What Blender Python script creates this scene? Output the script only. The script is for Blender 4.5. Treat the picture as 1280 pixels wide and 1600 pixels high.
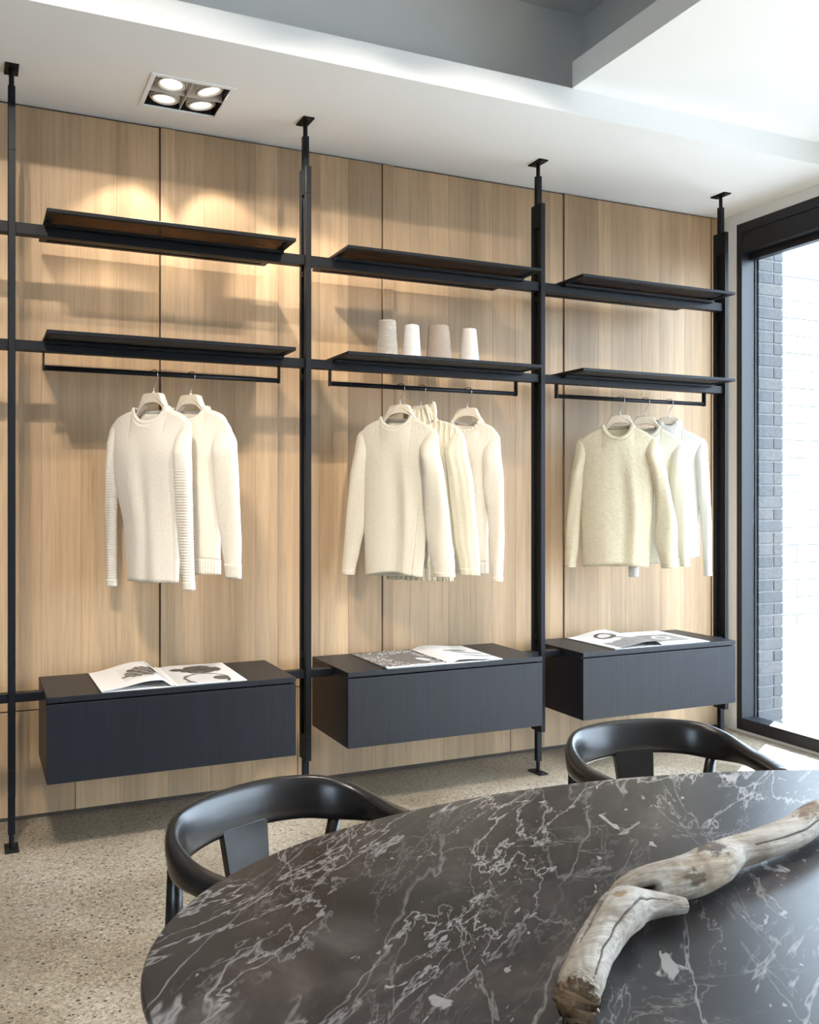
import bpy, bmesh, math, random
from mathutils import Vector, Matrix
from math import sin, cos, pi, radians, sqrt, exp

# ------------------------------------------------------------------ scene, camera, world, sun, exposure
for o in list(bpy.data.objects): bpy.data.objects.remove(o)
scene = bpy.context.scene
C = scene.collection
random.seed(7)

cam_d = bpy.data.cameras.new('camera'); cam = bpy.data.objects.new('camera', cam_d); C.objects.link(cam)
cam_d.sensor_fit = 'HORIZONTAL'; cam_d.sensor_width = 36.0
cam_d.lens = 36.0 * 1469.65 / 1280.0
cam_d.shift_y = -19.7 / 1280.0
cam_d.clip_start = 0.05; cam_d.clip_end = 200
cam.location = (-0.1395, -3.739, 1.2763)
cam.rotation_euler = (pi / 2, 0, -0.4367)
scene.camera = cam

world = bpy.data.worlds.new('daylight'); scene.world = world; world.use_nodes = True
bgn = world.node_tree.nodes['Background']
bgn.inputs['Color'].default_value = (0.76, 0.875, 1.0, 1); bgn.inputs['Strength'].default_value = 4.6

sun_d = bpy.data.lights.new('sun', 'SUN'); sun = bpy.data.objects.new('sun', sun_d); C.objects.link(sun)
sun_d.energy = 9.5; sun_d.angle = radians(0.6); sun_d.color = (1.0, 0.94, 0.85)
sun.rotation_euler = Vector((-0.532, -0.333, -0.60)).to_track_quat('-Z', 'Y').to_euler()

vs = scene.view_settings
vs.view_transform = 'Standard'; vs.look = 'None'; vs.gamma = 1.0; vs.use_curve_mapping = False
vs.exposure = 1.68

H = 2.85            # underside of the bulkhead over the shelving
WY = 0.30           # face of the oak wall
RX = 3.69           # face of the window wall
POST = [-0.004, 1.122, 2.2633, 3.3768]
BX = [0.1026, 1.2317, 2.3704]      # left ends of shelves and benches
BW = [0.912, 0.921, 0.908]

# ------------------------------------------------------------------ materials
M = {}
def nt(name):
    m = bpy.data.materials.new(name); m.use_nodes = True
    t = m.node_tree; b = t.nodes['Principled BSDF']; M[name] = m
    return m, t, b
def N(t, kind, **kw):
    n = t.nodes.new(kind)
    for k, v in kw.items():
        if k.startswith('i_'):
            key = k[2:]
            key = int(key) if key.isdigit() else key.replace('_', ' ')
            n.inputs[key].default_value = v
        else: setattr(n, k, v)
    return n
def L(t, a, b): t.links.new(a, b)
def ramp(t, stops, interp='LINEAR'):
    r = t.nodes.new('ShaderNodeValToRGB'); cr = r.color_ramp; cr.interpolation = interp
    while len(cr.elements) > 1: cr.elements.remove(cr.elements[-1])
    cr.elements[0].position = stops[0][0]; cr.elements[0].color = (*stops[0][1], 1)
    for p, c in stops[1:]:
        e = cr.elements.new(p); e.color = (*c, 1)
    return r
def g(v): return (v, v, v)
def coords(t, scale=(1, 1, 1), rot=(0, 0, 0), obj_random=0.0):
    tc = N(t, 'ShaderNodeTexCoord'); mp = N(t, 'ShaderNodeMapping')
    mp.inputs['Scale'].default_value = scale; mp.inputs['Rotation'].default_value = rot
    src = tc.outputs['Object']
    if obj_random:
        oi = N(t, 'ShaderNodeObjectInfo'); mu = N(t, 'ShaderNodeMath', operation='MULTIPLY'); mu.inputs[1].default_value = obj_random
        L(t, oi.outputs['Random'], mu.inputs[0])
        ad = N(t, 'ShaderNodeVectorMath', operation='ADD'); L(t, src, ad.inputs[0]); L(t, mu.outputs[0], ad.inputs[1]); src = ad.outputs[0]
    L(t, src, mp.inputs['Vector'])
    return mp.outputs['Vector']
def bump(t, b, h, strength, dist=0.01):
    n = N(t, 'ShaderNodeBump'); n.inputs['Strength'].default_value = strength; n.inputs['Distance'].default_value = dist
    L(t, h, n.inputs['Height']); L(t, n.outputs['Normal'], b.inputs['Normal'])
def mixc(t, fac, a, b, blend='MIX'):
    m = N(t, 'ShaderNodeMix', data_type='RGBA', blend_type=blend)
    for src, idx in ((fac, 0), (a, 6), (b, 7)):
        if hasattr(src, 'links') or hasattr(src, 'is_linked'): L(t, src, m.inputs[idx])
        else: m.inputs[idx].default_value = src if idx == 0 else (*src, 1)
    return m.outputs[2]
def math_(t, op, a, b=None, clamp=False):
    m = N(t, 'ShaderNodeMath', operation=op, use_clamp=clamp)
    for i, s in enumerate((a, b)):
        if s is None: continue
        if hasattr(s, 'is_linked'): L(t, s, m.inputs[i])
        else: m.inputs[i].default_value = s
    return m.outputs[0]
def plain(name, col, rough=0.5, metal=0.0, spec=0.5, noise=0.0, nscale=40, bmp=0.0):
    m, t, b = nt(name)
    b.inputs['Base Color'].default_value = (*col, 1); b.inputs['Roughness'].default_value = rough
    b.inputs['Metallic'].default_value = metal; b.inputs['Specular IOR Level'].default_value = spec
    if noise or bmp:
        v = coords(t); n = N(t, 'ShaderNodeTexNoise'); n.inputs['Scale'].default_value = nscale; n.inputs['Detail'].default_value = 5
        L(t, v, n.inputs['Vector'])
        r = ramp(t, [(0.3, tuple(c * (1 - noise) for c in col)), (0.7, tuple(min(1, c * (1 + noise)) for c in col))])
        L(t, n.outputs['Fac'], r.inputs['Fac']); L(t, r.outputs['Color'], b.inputs['Base Color'])
        if bmp: bump(t, b, n.outputs['Fac'], bmp, 0.004)
    return m

def make_oak():
    m, t, b = nt('oak')
    v = coords(t, (1, 1, 1), obj_random=23.0)
    mp = N(t, 'ShaderNodeMapping'); mp.inputs['Scale'].default_value = (46, 46, 1.1); L(t, v, mp.inputs['Vector'])
    n1 = N(t, 'ShaderNodeTexNoise'); n1.inputs['Scale'].default_value = 1.0; n1.inputs['Detail'].default_value = 6; n1.inputs['Roughness'].default_value = 0.62
    n1.inputs['Distortion'].default_value = 0.6; L(t, mp.outputs[0], n1.inputs['Vector'])
    mp2 = N(t, 'ShaderNodeMapping'); mp2.inputs['Scale'].default_value = (7, 7, 0.45); L(t, v, mp2.inputs['Vector'])
    n2 = N(t, 'ShaderNodeTexNoise'); n2.inputs['Scale'].default_value = 1.0; n2.inputs['Detail'].default_value = 3; L(t, mp2.outputs[0], n2.inputs['Vector'])
    mp3 = N(t, 'ShaderNodeMapping'); mp3.inputs['Scale'].default_value = (160, 160, 5.0); L(t, v, mp3.inputs['Vector'])
    n3 = N(t, 'ShaderNodeTexNoise'); n3.inputs['Scale'].default_value = 1.0; n3.inputs['Detail'].default_value = 2; L(t, mp3.outputs[0], n3.inputs['Vector'])
    r1 = ramp(t, [(0.25, (0.385, 0.252, 0.142)), (0.5, (0.448, 0.303, 0.177)), (0.75, (0.490, 0.341, 0.207))])
    L(t, n1.outputs['Fac'], r1.inputs['Fac'])
    r2 = ramp(t, [(0.3, g(0.80)), (0.7, g(1.10))]); L(t, n2.outputs['Fac'], r2.inputs['Fac'])
    c = mixc(t, 1.0, r1.outputs['Color'], r2.outputs['Color'], 'MULTIPLY')
    r3 = ramp(t, [(0.33, g(0.88)), (0.46, g(1.0))]); L(t, n3.outputs['Fac'], r3.inputs['Fac'])
    c = mixc(t, 1.0, c, r3.outputs['Color'], 'MULTIPLY')
    oi = N(t, 'ShaderNodeObjectInfo'); ro = ramp(t, [(0.0, (0.84, 0.83, 0.82)), (0.5, (1.0, 1.0, 1.0)), (1.0, (1.11, 1.10, 1.07))]); L(t, oi.outputs['Random'], ro.inputs['Fac'])
    c = mixc(t, 1.0, c, ro.outputs['Color'], 'MULTIPLY')
    L(t, c, b.inputs['Base Color']); b.inputs['Roughness'].default_value = 0.48; b.inputs['Specular IOR Level'].default_value = 0.35
    bump(t, b, n3.outputs['Fac'], 0.12, 0.002)
make_oak()

def make_concrete():
    m, t, b = nt('concrete')
    v = coords(t)
    n1 = N(t, 'ShaderNodeTexNoise'); n1.inputs['Scale'].default_value = 1.5; n1.inputs['Detail'].default_value = 6; L(t, v, n1.inputs['Vector'])
    r1 = ramp(t, [(0.3, (0.20, 0.158, 0.110)), (0.5, (0.30, 0.25, 0.185)), (0.72, (0.42, 0.37, 0.295))]); L(t, n1.outputs['Fac'], r1.inputs['Fac'])
    # pale aggregate
    vo = N(t, 'ShaderNodeTexVoronoi'); vo.inputs['Scale'].default_value = 140; L(t, v, vo.inputs['Vector'])
    sep = N(t, 'ShaderNodeSeparateColor'); L(t, vo.outputs['Color'], sep.inputs[0])
    rv = ramp(t, [(0.0, g(0.40)), (0.14, g(0.60)), (0.32, g(0.92)), (0.7, g(1.05)), (0.9, g(1.4))]); L(t, sep.outputs[0], rv.inputs['Fac'])
    c = mixc(t, 0.75, r1.outputs['Color'], rv.outputs['Color'], 'MULTIPLY')
    n2 = N(t, 'ShaderNodeTexNoise'); n2.inputs['Scale'].default_value = 6.0; n2.inputs['Detail'].default_value = 4; L(t, v, n2.inputs['Vector'])
    # dark pits
    vo2 = N(t, 'ShaderNodeTexVoronoi'); vo2.inputs['Scale'].default_value = 62; L(t, v, vo2.inputs['Vector'])
    sep2 = N(t, 'ShaderNodeSeparateColor'); L(t, vo2.outputs['Color'], sep2.inputs[0])
    pit = math_(t, 'MULTIPLY', math_(t, 'LESS_THAN', vo2.outputs['Distance'], 0.30), math_(t, 'GREATER_THAN', sep2.outputs[1], 0.80))
    c = mixc(t, math_(t, 'MULTIPLY', pit, 0.92), c, (0.035, 0.03, 0.027))
    n3 = N(t, 'ShaderNodeTexNoise'); n3.inputs['Scale'].default_value = 220; n3.inputs['Detail'].default_value = 2; L(t, v, n3.inputs['Vector'])
    r3 = ramp(t, [(0.3, g(0.72)), (0.7, g(1.22))]); L(t, n3.outputs['Fac'], r3.inputs['Fac'])
    c = mixc(t, 1.0, c, r3.outputs['Color'], 'MULTIPLY')
    L(t, c, b.inputs['Base Color'])
    rr = ramp(t, [(0.3, g(0.28)), (0.7, g(0.50))]); L(t, n2.outputs['Fac'], rr.inputs['Fac']); L(t, rr.outputs['Color'], b.inputs['Roughness'])
    bump(t, b, n3.outputs['Fac'], 0.10, 0.003)
make_concrete()

def make_marble():
    m, t, b = nt('marble')
    v = coords(t)
    def mapped(rot, sx, sy, off=0.0):
        mp = N(t, 'ShaderNodeMapping'); mp.vector_type = 'POINT'; mp.inputs['Rotation'].default_value = (0, 0, rot); mp.inputs['Location'].default_value = (off, off * 0.7, 0)
        m2 = N(t, 'ShaderNodeMapping'); m2.inputs['Scale'].default_value = (sx, sy, 1); L(t, v, mp.inputs['Vector']); L(t, mp.outputs[0], m2.inputs['Vector']); return m2.outputs[0]
    def noise(vec, scale, detail=5, rough=0.55, dist=0.0):
        n = N(t, 'ShaderNodeTexNoise'); n.inputs['Scale'].default_value = scale; n.inputs['Detail'].default_value = detail; n.inputs['Roughness'].default_value = rough; n.inputs['Distortion'].default_value = dist
        L(t, vec, n.inputs['Vector']); return n.outputs['Fac']
    FL = -1.02       # veins run along this diagonal of the slab
    flow = mapped(FL, 0.45, 1.0)
    n1 = noise(flow, 3.2, 9, 0.64, 1.4)
    r1 = ramp(t, [(0.36, (0.012, 0.012, 0.014)), (0.50, (0.022, 0.021, 0.023)), (0.57, (0.040, 0.036, 0.036)), (0.64, (0.078, 0.070, 0.068)), (0.76, (0.15, 0.137, 0.133))])
    L(t, n1, r1.inputs['Fac']); c = r1.outputs['Color']
    big = noise(v, 1.5, 3); rb_ = ramp(t, [(0.40, g(0.80)), (0.66, (1.9, 1.72, 1.62))]); L(t, big, rb_.inputs['Fac'])
    c = mixc(t, 1.0, c, rb_.outputs['Color'], 'MULTIPLY')
    def veins(rot, sx, sy, scale, width, amount, col, thr, off, detail=6, dist=0.3):
        nonlocal c
        vec = mapped(rot, sx, sy, off); n = noise(vec, scale, detail, 0.60, dist)
        d = math_(t, 'ABSOLUTE', math_(t, 'SUBTRACT', n, 0.5))
        rv = ramp(t, [(0.0, g(1)), (width * 0.4, g(0.75)), (width, g(0))]); L(t, d, rv.inputs['Fac'])
        mk = noise(mapped(rot, sx * 0.8, sy, off + 3.3), scale * 0.9, 3); rm = ramp(t, [(thr, g(0)), (thr + 0.10, g(1))]); L(t, mk, rm.inputs['Fac'])
        c = mixc(t, math_(t, 'MULTIPLY', math_(t, 'MULTIPLY', rv.outputs['Color'], rm.outputs['Color']), amount), c, col)
    veins(FL, 0.26, 1.0, 3.0, 0.0060, 0.70, (0.44, 0.42, 0.41), 0.46, 0.0)
    veins(FL + 0.22, 0.26, 1.0, 4.2, 0.0060, 0.66, (0.42, 0.40, 0.39), 0.46, 5.1)
    veins(FL - 0.30, 0.30, 1.0, 6.0, 0.0070, 0.53, (0.36, 0.34, 0.33), 0.47, 9.2)
    veins(FL + 0.1, 0.24, 1.0, 5.0, 0.0040, 0.61, (0.40, 0.38, 0.37), 0.44, 12.2, 8)
    veins(FL + 1.0, 0.40, 1.0, 4.6, 0.0045, 0.41, (0.36, 0.34, 0.33), 0.49, 2.7)
    veins(FL, 0.30, 1.0, 12.0, 0.011, 0.33, (0.26, 0.24, 0.235), 0.49, 7.7, 8)
    # pale fossil patches and specks
    nb = noise(mapped(FL, 0.55, 1.0, 1.9), 12, 4, 0.6, 1.2); rb = ramp(t, [(0.665, g(0)), (0.685, g(0.8))]); L(t, nb, rb.inputs['Fac'])
    c = mixc(t, rb.outputs['Color'], c, (0.40, 0.375, 0.36))
    nb2 = noise(mapped(FL, 0.5, 1.0, 4.9), 55, 2, 0.5, 0.6); rb2 = ramp(t, [(0.715, g(0)), (0.74, g(0.7))]); L(t, nb2, rb2.inputs['Fac'])
    c = mixc(t, rb2.outputs['Color'], c, (0.40, 0.38, 0.37))
    L(t, c, b.inputs['Base Color']); b.inputs['Roughness'].default_value = 0.32; b.inputs['Specular IOR Level'].default_value = 0.5
make_marble()

def make_black_wood(name, col, rough, rot=(0, 0, 0), sc=(60, 60, 3), strength=0.25, spec=0.5):
    m, t, b = nt(name)
    v = coords(t, sc, rot)
    n = N(t, 'ShaderNodeTexNoise'); n.inputs['Scale'].default_value = 1; n.inputs['Detail'].default_value = 4; L(t, v, n.inputs['Vector'])
    r = ramp(t, [(0.3, tuple(c * 0.75 for c in col)), (0.7, tuple(c * 1.25 for c in col))]); L(t, n.outputs['Fac'], r.inputs['Fac'])
    L(t, r.outputs['Color'], b.inputs['Base Color']); b.inputs['Roughness'].default_value = rough; b.inputs['Specular IOR Level'].default_value = spec
    bump(t, b, n.outputs['Fac'], strength, 0.002)
make_black_wood('black_oak', (0.006, 0.0078, 0.0122), 0.42, spec=0.36)
make_black_wood('chair_wood', (0.011, 0.010, 0.010), 0.27, sc=(12, 90, 90), strength=0.12)

def make_knit(name, col, fine=260.0, mode='fine', strength=0.35, fuzz=0.15):
    m, t, b = nt(name)
    v = coords(t)
    n = N(t, 'ShaderNodeTexNoise'); n.inputs['Scale'].default_value = 70 if mode == 'boucle' else 150; n.inputs['Detail'].default_value = 4; L(t, v, n.inputs['Vector'])
    r = ramp(t, [(0.3, tuple(c * 0.90 for c in col)), (0.65, col)]); L(t, n.outputs['Fac'], r.inputs['Fac'])
    L(t, r.outputs['Color'], b.inputs['Base Color'])
    b.inputs['Roughness'].default_value = 0.9; b.inputs['Specular IOR Level'].default_value = 0.15
    b.inputs['Sheen Weight'].default_value = fuzz; b.inputs['Sheen Roughness'].default_value = 0.5
    if mode == 'boucle':
        bump(t, b, n.outputs['Fac'], 0.45, 0.005)
    else:
        w = N(t, 'ShaderNodeTexWave', wave_type='BANDS', bands_direction='X'); w.inputs['Scale'].default_value = fine / 6.283; w.inputs['Distortion'].default_value = 1.5; w.inputs['Detail'].default_value = 1
        w.inputs['Detail Scale'].default_value = 6
        L(t, v, w.inputs['Vector'])
        h = math_(t, 'ADD', math_(t, 'MULTIPLY', w.outputs['Fac'], 0.5), n.outputs['Fac'])
        bump(t, b, h, strength, 0.002)
make_knit('knit_ivory', (0.778, 0.720, 0.627))
make_knit('knit_oat', (0.778, 0.711, 0.608))
make_knit('knit_cream', (0.687, 0.634, 0.524))
make_knit('knit_butter', (0.687, 0.625, 0.487))
make_knit('knit_blush', (0.687, 0.616, 0.524))
make_knit('knit_boucle', (0.661, 0.596, 0.439), mode='boucle')
make_knit('knit_pale', (0.653, 0.627, 0.525))
make_knit('knit_white', (0.653, 0.642, 0.601))

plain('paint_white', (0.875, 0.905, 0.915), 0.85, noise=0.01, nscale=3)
plain('paint_white_shaded', (0.72, 0.735, 0.735), 0.8, noise=0.03, nscale=2)  # white plaster of the recess, with its shade put into the colour
plain('black_metal', (0.0045, 0.0055, 0.0078), 0.46, spec=0.20, noise=0.05, nscale=300)
plain('frame_metal', (0.012, 0.014, 0.020), 0.42, spec=0.42, noise=0.05, nscale=300)
plain('paint_charcoal', (0.17, 0.17, 0.175), 0.8, noise=0.02, nscale=3)
plain('gap_brown', (0.050, 0.033, 0.022), 0.7, noise=0.1)
plain('dark_gap', (0.010, 0.010, 0.010), 0.8, noise=0.1)
plain('hanger_plastic', (0.66, 0.575, 0.465), 0.5, noise=0.02, nscale=60)
plain('steel', (0.35, 0.35, 0.36), 0.25, metal=1.0, noise=0.04, nscale=200)
plain('lamp_white', (0.70, 0.66, 0.61), 0.45, noise=0.02, nscale=80)
plain('card', (0.30, 0.25, 0.20), 0.8, noise=0.1)
plain('rubber', (0.02, 0.02, 0.02), 0.7, noise=0.1)
plain('mortar', (0.13, 0.133, 0.137), 0.9, noise=0.08, nscale=120)
plain('paper_edge', (0.80, 0.79, 0.78), 0.6, noise=0.03, nscale=300)

def make_panel(name, col):
    m, t, b = nt(name); b.inputs['Base Color'].default_value = (*col, 1); b.inputs['Roughness'].default_value = 0.55
    v = coords(t); n = N(t, 'ShaderNodeTexNoise'); n.inputs['Scale'].default_value = 90; L(t, v, n.inputs['Vector'])
    r = ramp(t, [(0.3, tuple(c * 0.85 for c in col)), (0.7, tuple(c * 1.15 for c in col))]); L(t, n.outputs['Fac'], r.inputs['Fac']); L(t, r.outputs['Color'], b.inputs['Base Color'])
make_panel('shelf_panel', (0.016, 0.016, 0.018))

def make_glass(name, tint, rough=0.0, refl=1.0):
    m = bpy.data.materials.new(name); m.use_nodes = True; t = m.node_tree; t.nodes.clear(); M[name] = m
    out = N(t, 'ShaderNodeOutputMaterial'); tr = N(t, 'ShaderNodeBsdfTransparent'); gl = N(t, 'ShaderNodeBsdfGlossy'); mx = N(t, 'ShaderNodeMixShader')
    lw = N(t, 'ShaderNodeLayerWeight'); lw.inputs['Blend'].default_value = 0.5
    sch = math_(t, 'ADD', math_(t, 'MULTIPLY', math_(t, 'POWER', lw.outputs['Facing'], 5.0), 0.92), 0.04)
    tr.inputs['Color'].default_value = (*tint, 1); gl.inputs['Roughness'].default_value = rough
    # clean, even float glass with a trace of waviness
    v = coords(t); n = N(t, 'ShaderNodeTexNoise'); n.inputs['Scale'].default_value = 1.5; L(t, v, n.inputs['Vector'])
    rr = ramp(t, [(0.3, g(rough)), (0.7, g(rough + 0.01))]); L(t, n.outputs['Fac'], rr.inputs['Fac']); L(t, rr.outputs['Color'], gl.inputs['Roughness'])
    f = math_(t, 'MULTIPLY', sch, refl)
    L(t, f, mx.inputs[0]); L(t, tr.outputs[0], mx.inputs[1]); L(t, gl.outputs[0], mx.inputs[2]); L(t, mx.outputs[0], out.inputs[0])
make_glass('clear_glass', (0.93, 0.96, 0.98))
make_glass('smoked_glass', (0.26, 0.215, 0.165), 0.02)

def make_emit(name, col, s):
    m, t, b = nt(name); b.inputs['Base Color'].default_value = (0.8, 0.8, 0.8, 1)
    v = coords(t); vo = N(t, 'ShaderNodeTexVoronoi'); vo.inputs['Scale'].default_value = 220; L(t, v, vo.inputs['Vector'])
    r = ramp(t, [(0.0, col), (0.6, tuple(c * 0.75 for c in col))]); L(t, vo.outputs['Distance'], r.inputs['Fac']); L(t, r.outputs['Color'], b.inputs['Emission Color'])
    b.inputs['Emission Strength'].default_value = s
make_emit('lamp_lens', (1.0, 0.95, 0.88), 4.0)

def make_print():
    m, t, b = nt('printed_page')
    a = N(t, 'ShaderNodeVertexColor'); a.layer_name = 'print'
    L(t, a.outputs['Color'], b.inputs['Base Color']); b.inputs['Roughness'].default_value = 0.38; b.inputs['Specular IOR Level'].default_value = 0.4
make_print()

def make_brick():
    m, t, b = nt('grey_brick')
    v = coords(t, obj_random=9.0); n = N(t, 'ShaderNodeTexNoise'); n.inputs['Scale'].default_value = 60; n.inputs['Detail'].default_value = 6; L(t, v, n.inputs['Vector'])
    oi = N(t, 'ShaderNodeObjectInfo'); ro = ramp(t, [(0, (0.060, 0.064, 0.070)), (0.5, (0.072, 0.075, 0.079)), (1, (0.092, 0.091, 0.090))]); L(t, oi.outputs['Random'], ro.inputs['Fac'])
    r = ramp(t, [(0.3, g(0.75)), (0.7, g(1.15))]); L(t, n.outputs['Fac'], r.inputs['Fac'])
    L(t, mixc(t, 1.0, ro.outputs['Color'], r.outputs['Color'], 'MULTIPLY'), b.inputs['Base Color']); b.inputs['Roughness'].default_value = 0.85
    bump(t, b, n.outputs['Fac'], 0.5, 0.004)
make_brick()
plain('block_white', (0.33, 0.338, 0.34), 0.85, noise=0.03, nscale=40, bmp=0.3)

def make_paving():
    m, t, b = nt('paving')
    v = coords(t, (1, 1, 1), (0, 0, 0.25))
    n = N(t, 'ShaderNodeTexNoise'); n.inputs['Scale'].default_value = 5; L(t, v, n.inputs['Vector'])
    s = N(t, 'ShaderNodeVectorMath', operation='SCALE'); L(t, n.outputs['Color'], s.inputs[0]); s.inputs['Scale'].default_value = 0.06
    a = N(t, 'ShaderNodeVectorMath', operation='ADD'); L(t, v, a.inputs[0]); L(t, s.outputs[0], a.inputs[1])
    br = N(t, 'ShaderNodeTexBrick'); br.inputs['Scale'].default_value = 1.0; br.inputs['Brick Width'].default_value = 0.22; br.inputs['Row Height'].default_value = 0.11
    br.inputs['Mortar Size'].default_value = 0.006; br.inputs['Color1'].default_value = (0.17, 0.17, 0.18, 1); br.inputs['Color2'].default_value = (0.24, 0.238, 0.235, 1); br.inputs['Mortar'].default_value = (0.07, 0.07, 0.075, 1)
    L(t, a.outputs[0], br.inputs['Vector']); L(t, br.outputs['Color'], b.inputs['Base Color']); b.inputs['Roughness'].default_value = 0.8
    bump(t, b, br.outputs['Fac'], -0.4, 0.01)
make_paving()

def make_driftwood():
    m, t, b = nt('driftwood')
    a = N(t, 'ShaderNodeVertexColor'); a.layer_name = 'stain'
    v = coords(t); mp = N(t, 'ShaderNodeMapping'); mp.inputs['Rotation'].default_value = (0, 0, -0.5); mp.inputs['Scale'].default_value = (10, 120, 120); L(t, v, mp.inputs['Vector'])
    n = N(t, 'ShaderNodeTexNoise'); n.inputs['Scale'].default_value = 1; n.inputs['Detail'].default_value = 6; n.inputs['Distortion'].default_value = 0.8; L(t, mp.outputs[0], n.inputs['Vector'])
    n2 = N(t, 'ShaderNodeTexNoise'); n2.inputs['Scale'].default_value = 22; n2.inputs['Detail'].default_value = 6; L(t, v, n2.inputs['Vector'])
    r = ramp(t, [(0.25, (0.27, 0.225, 0.175)), (0.5, (0.43, 0.375, 0.31)), (0.75, (0.54, 0.49, 0.425))]); L(t, n.outputs['Fac'], r.inputs['Fac'])
    r2 = ramp(t, [(0.30, (0.62, 0.54, 0.46)), (0.48, g(1.0)), (0.75, (1.06, 1.05, 1.03))]); L(t, n2.outputs['Fac'], r2.inputs['Fac'])
    c = mixc(t, 1.0, r.outputs['Color'], r2.outputs['Color'], 'MULTIPLY')
    c = mixc(t, 1.0, c, a.outputs['Color'], 'MULTIPLY')
    L(t, c, b.inputs['Base Color']); b.inputs['Roughness'].default_value = 0.8
    bump(t, b, math_(t, 'ADD', n.outputs['Fac'], n2.outputs['Fac']), 0.45, 0.004)
make_driftwood()

def make_yarn(name, col, rough_bump):
    m, t, b = nt(name)
    v = coords(t); w = N(t, 'ShaderNodeTexWave', wave_type='BANDS', bands_direction='Z'); w.inputs['Scale'].default_value = 60; w.inputs['Distortion'].default_value = 6; w.inputs['Detail'].default_value = 2
    L(t, v, w.inputs['Vector'])
    n = N(t, 'ShaderNodeTexNoise'); n.inputs['Scale'].default_value = 180; n.inputs['Detail'].default_value = 3; L(t, v, n.inputs['Vector'])
    r = ramp(t, [(0.2, tuple(c * 0.72 for c in col)), (0.7, col)]); L(t, math_(t, 'ADD', math_(t, 'MULTIPLY', w.outputs['Fac'], 0.5), math_(t, 'MULTIPLY', n.outputs['Fac'], 0.5)), r.inputs['Fac'])
    L(t, r.outputs['Color'], b.inputs['Base Color']); b.inputs['Roughness'].default_value = 0.9
    bump(t, b, math_(t, 'ADD', w.outputs['Fac'], n.outputs['Fac']), rough_bump, 0.004)
make_yarn('yarn_boucle', (0.72, 0.64, 0.55), 0.9)
make_yarn('yarn_white', (0.85, 0.82, 0.78), 0.4)
make_yarn('yarn_taupe', (0.47, 0.375, 0.305), 0.5)
make_yarn('yarn_shell', (0.80, 0.74, 0.68), 0.4)

# ------------------------------------------------------------------ helpers
def tag(o, label=None, cat=None, group=None, kind=None):
    if label: o['label'] = label
    if cat: o['category'] = cat
    if group: o['group'] = group
    if kind: o['kind'] = kind
    return o
def empty(name, loc=(0, 0, 0), rz=0.0):
    o = bpy.data.objects.new(name, None); C.objects.link(o); o.location = loc; o.rotation_euler = (0, 0, rz); o.empty_display_size = 0.05
    return o
class MB:
    def __init__(s): s.v = []; s.f = []; s.smooth = False
    def box(s, x0, x1, y0, y1, z0, z1):
        b = len(s.v)
        s.v += [(x0, y0, z0), (x1, y0, z0), (x1, y1, z0), (x0, y1, z0), (x0, y0, z1), (x1, y0, z1), (x1, y1, z1), (x0, y1, z1)]
        s.f += [[b + i for i in q] for q in ((0, 3, 2, 1), (4, 5, 6, 7), (0, 1, 5, 4), (1, 2, 6, 5), (2, 3, 7, 6), (3, 0, 4, 7))]
        return s
    def rings(s, rings, cap0=True, cap1=True, closed=True):
        b = len(s.v); n = len(rings[0])
        for r in rings: s.v += [tuple(p) for p in r]
        for i in range(len(rings) - 1):
            for j in range(n if closed else n - 1):
                k = (j + 1) % n
                s.f.append([b + i * n + j, b + i * n + k, b + (i + 1) * n + k, b + (i + 1) * n + j])
        if cap0: s.f.append([b + j for j in reversed(range(n))])
        if cap1: s.f.append([b + (len(rings) - 1) * n + j for j in range(n)])
        return s
    def tube(s, pts, r, n=12, up=None):
        pts = [Vector(p) for p in pts]; rr = r if hasattr(r, '__len__') else [r] * len(pts)
        rings = []; prev = None
        for i, p in enumerate(pts):
            d = (pts[min(i + 1, len(pts) - 1)] - pts[max(i - 1, 0)]).normalized()
            if prev is None:
                a = Vector((0, 0, 1)) if abs(d.z) < 0.9 else Vector((1, 0, 0)); prev = d.cross(a).normalized()
            prev = (prev - d * prev.dot(d)).normalized(); q = d.cross(prev)
            rings.append([p + prev * (rr[i] * cos(2 * pi * k / n)) + q * (rr[i] * sin(2 * pi * k / n)) for k in range(n)])
        return s.rings(rings)
    def cyl(s, c, axis, r, h, n=20, r2=None):
        a = Vector(axis).normalized(); return s.tube([Vector(c), Vector(c) + a * h], [r, r if r2 is None else r2], n)
    def prism(s, poly, z0, z1):
        return s.rings([[(x, y, z0) for x, y in poly], [(x, y, z1) for x, y in poly]])
    def build(s, name, mat, parent=None, bevel=0.0, smooth=False, seg=2, solid=0.0, merge=0.0, sub=0):
        me = bpy.data.meshes.new(name); me.from_pydata(s.v, [], s.f)
        bm = bmesh.new(); bm.from_mesh(me)
        if merge: bmesh.ops.remove_doubles(bm, verts=bm.verts, dist=merge)
        bmesh.ops.recalc_face_normals(bm, faces=bm.faces); bm.to_mesh(me); bm.free()
        me.materials.append(M[mat])
        o = bpy.data.objects.new(name, me); C.objects.link(o)
        if parent is not None: o.parent = parent
        if smooth:
            for p in me.polygons: p.use_smooth = True
        if solid:
            md = o.modifiers.new('solid', 'SOLIDIFY'); md.thickness = solid; md.offset = 0
        if sub:
            md = o.modifiers.new('sub', 'SUBSURF'); md.levels = sub; md.render_levels = sub
        if bevel:
            md = o.modifiers.new('bevel', 'BEVEL'); md.width = bevel; md.segments = seg; md.limit_method = 'ANGLE'; md.angle_limit = radians(40)
        return o
def box(name, mat, parent, x0, x1, y0, y1, z0, z1, bevel=0.0):
    return MB().box(x0, x1, y0, y1, z0, z1).build(name, mat, parent, bevel)
def lerp(a, b, t): return a + (b - a) * t
def sstep(a, b, x):
    t = max(0.0, min(1.0, (x - a) / (b - a))); return t * t * (3 - 2 * t)
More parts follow.
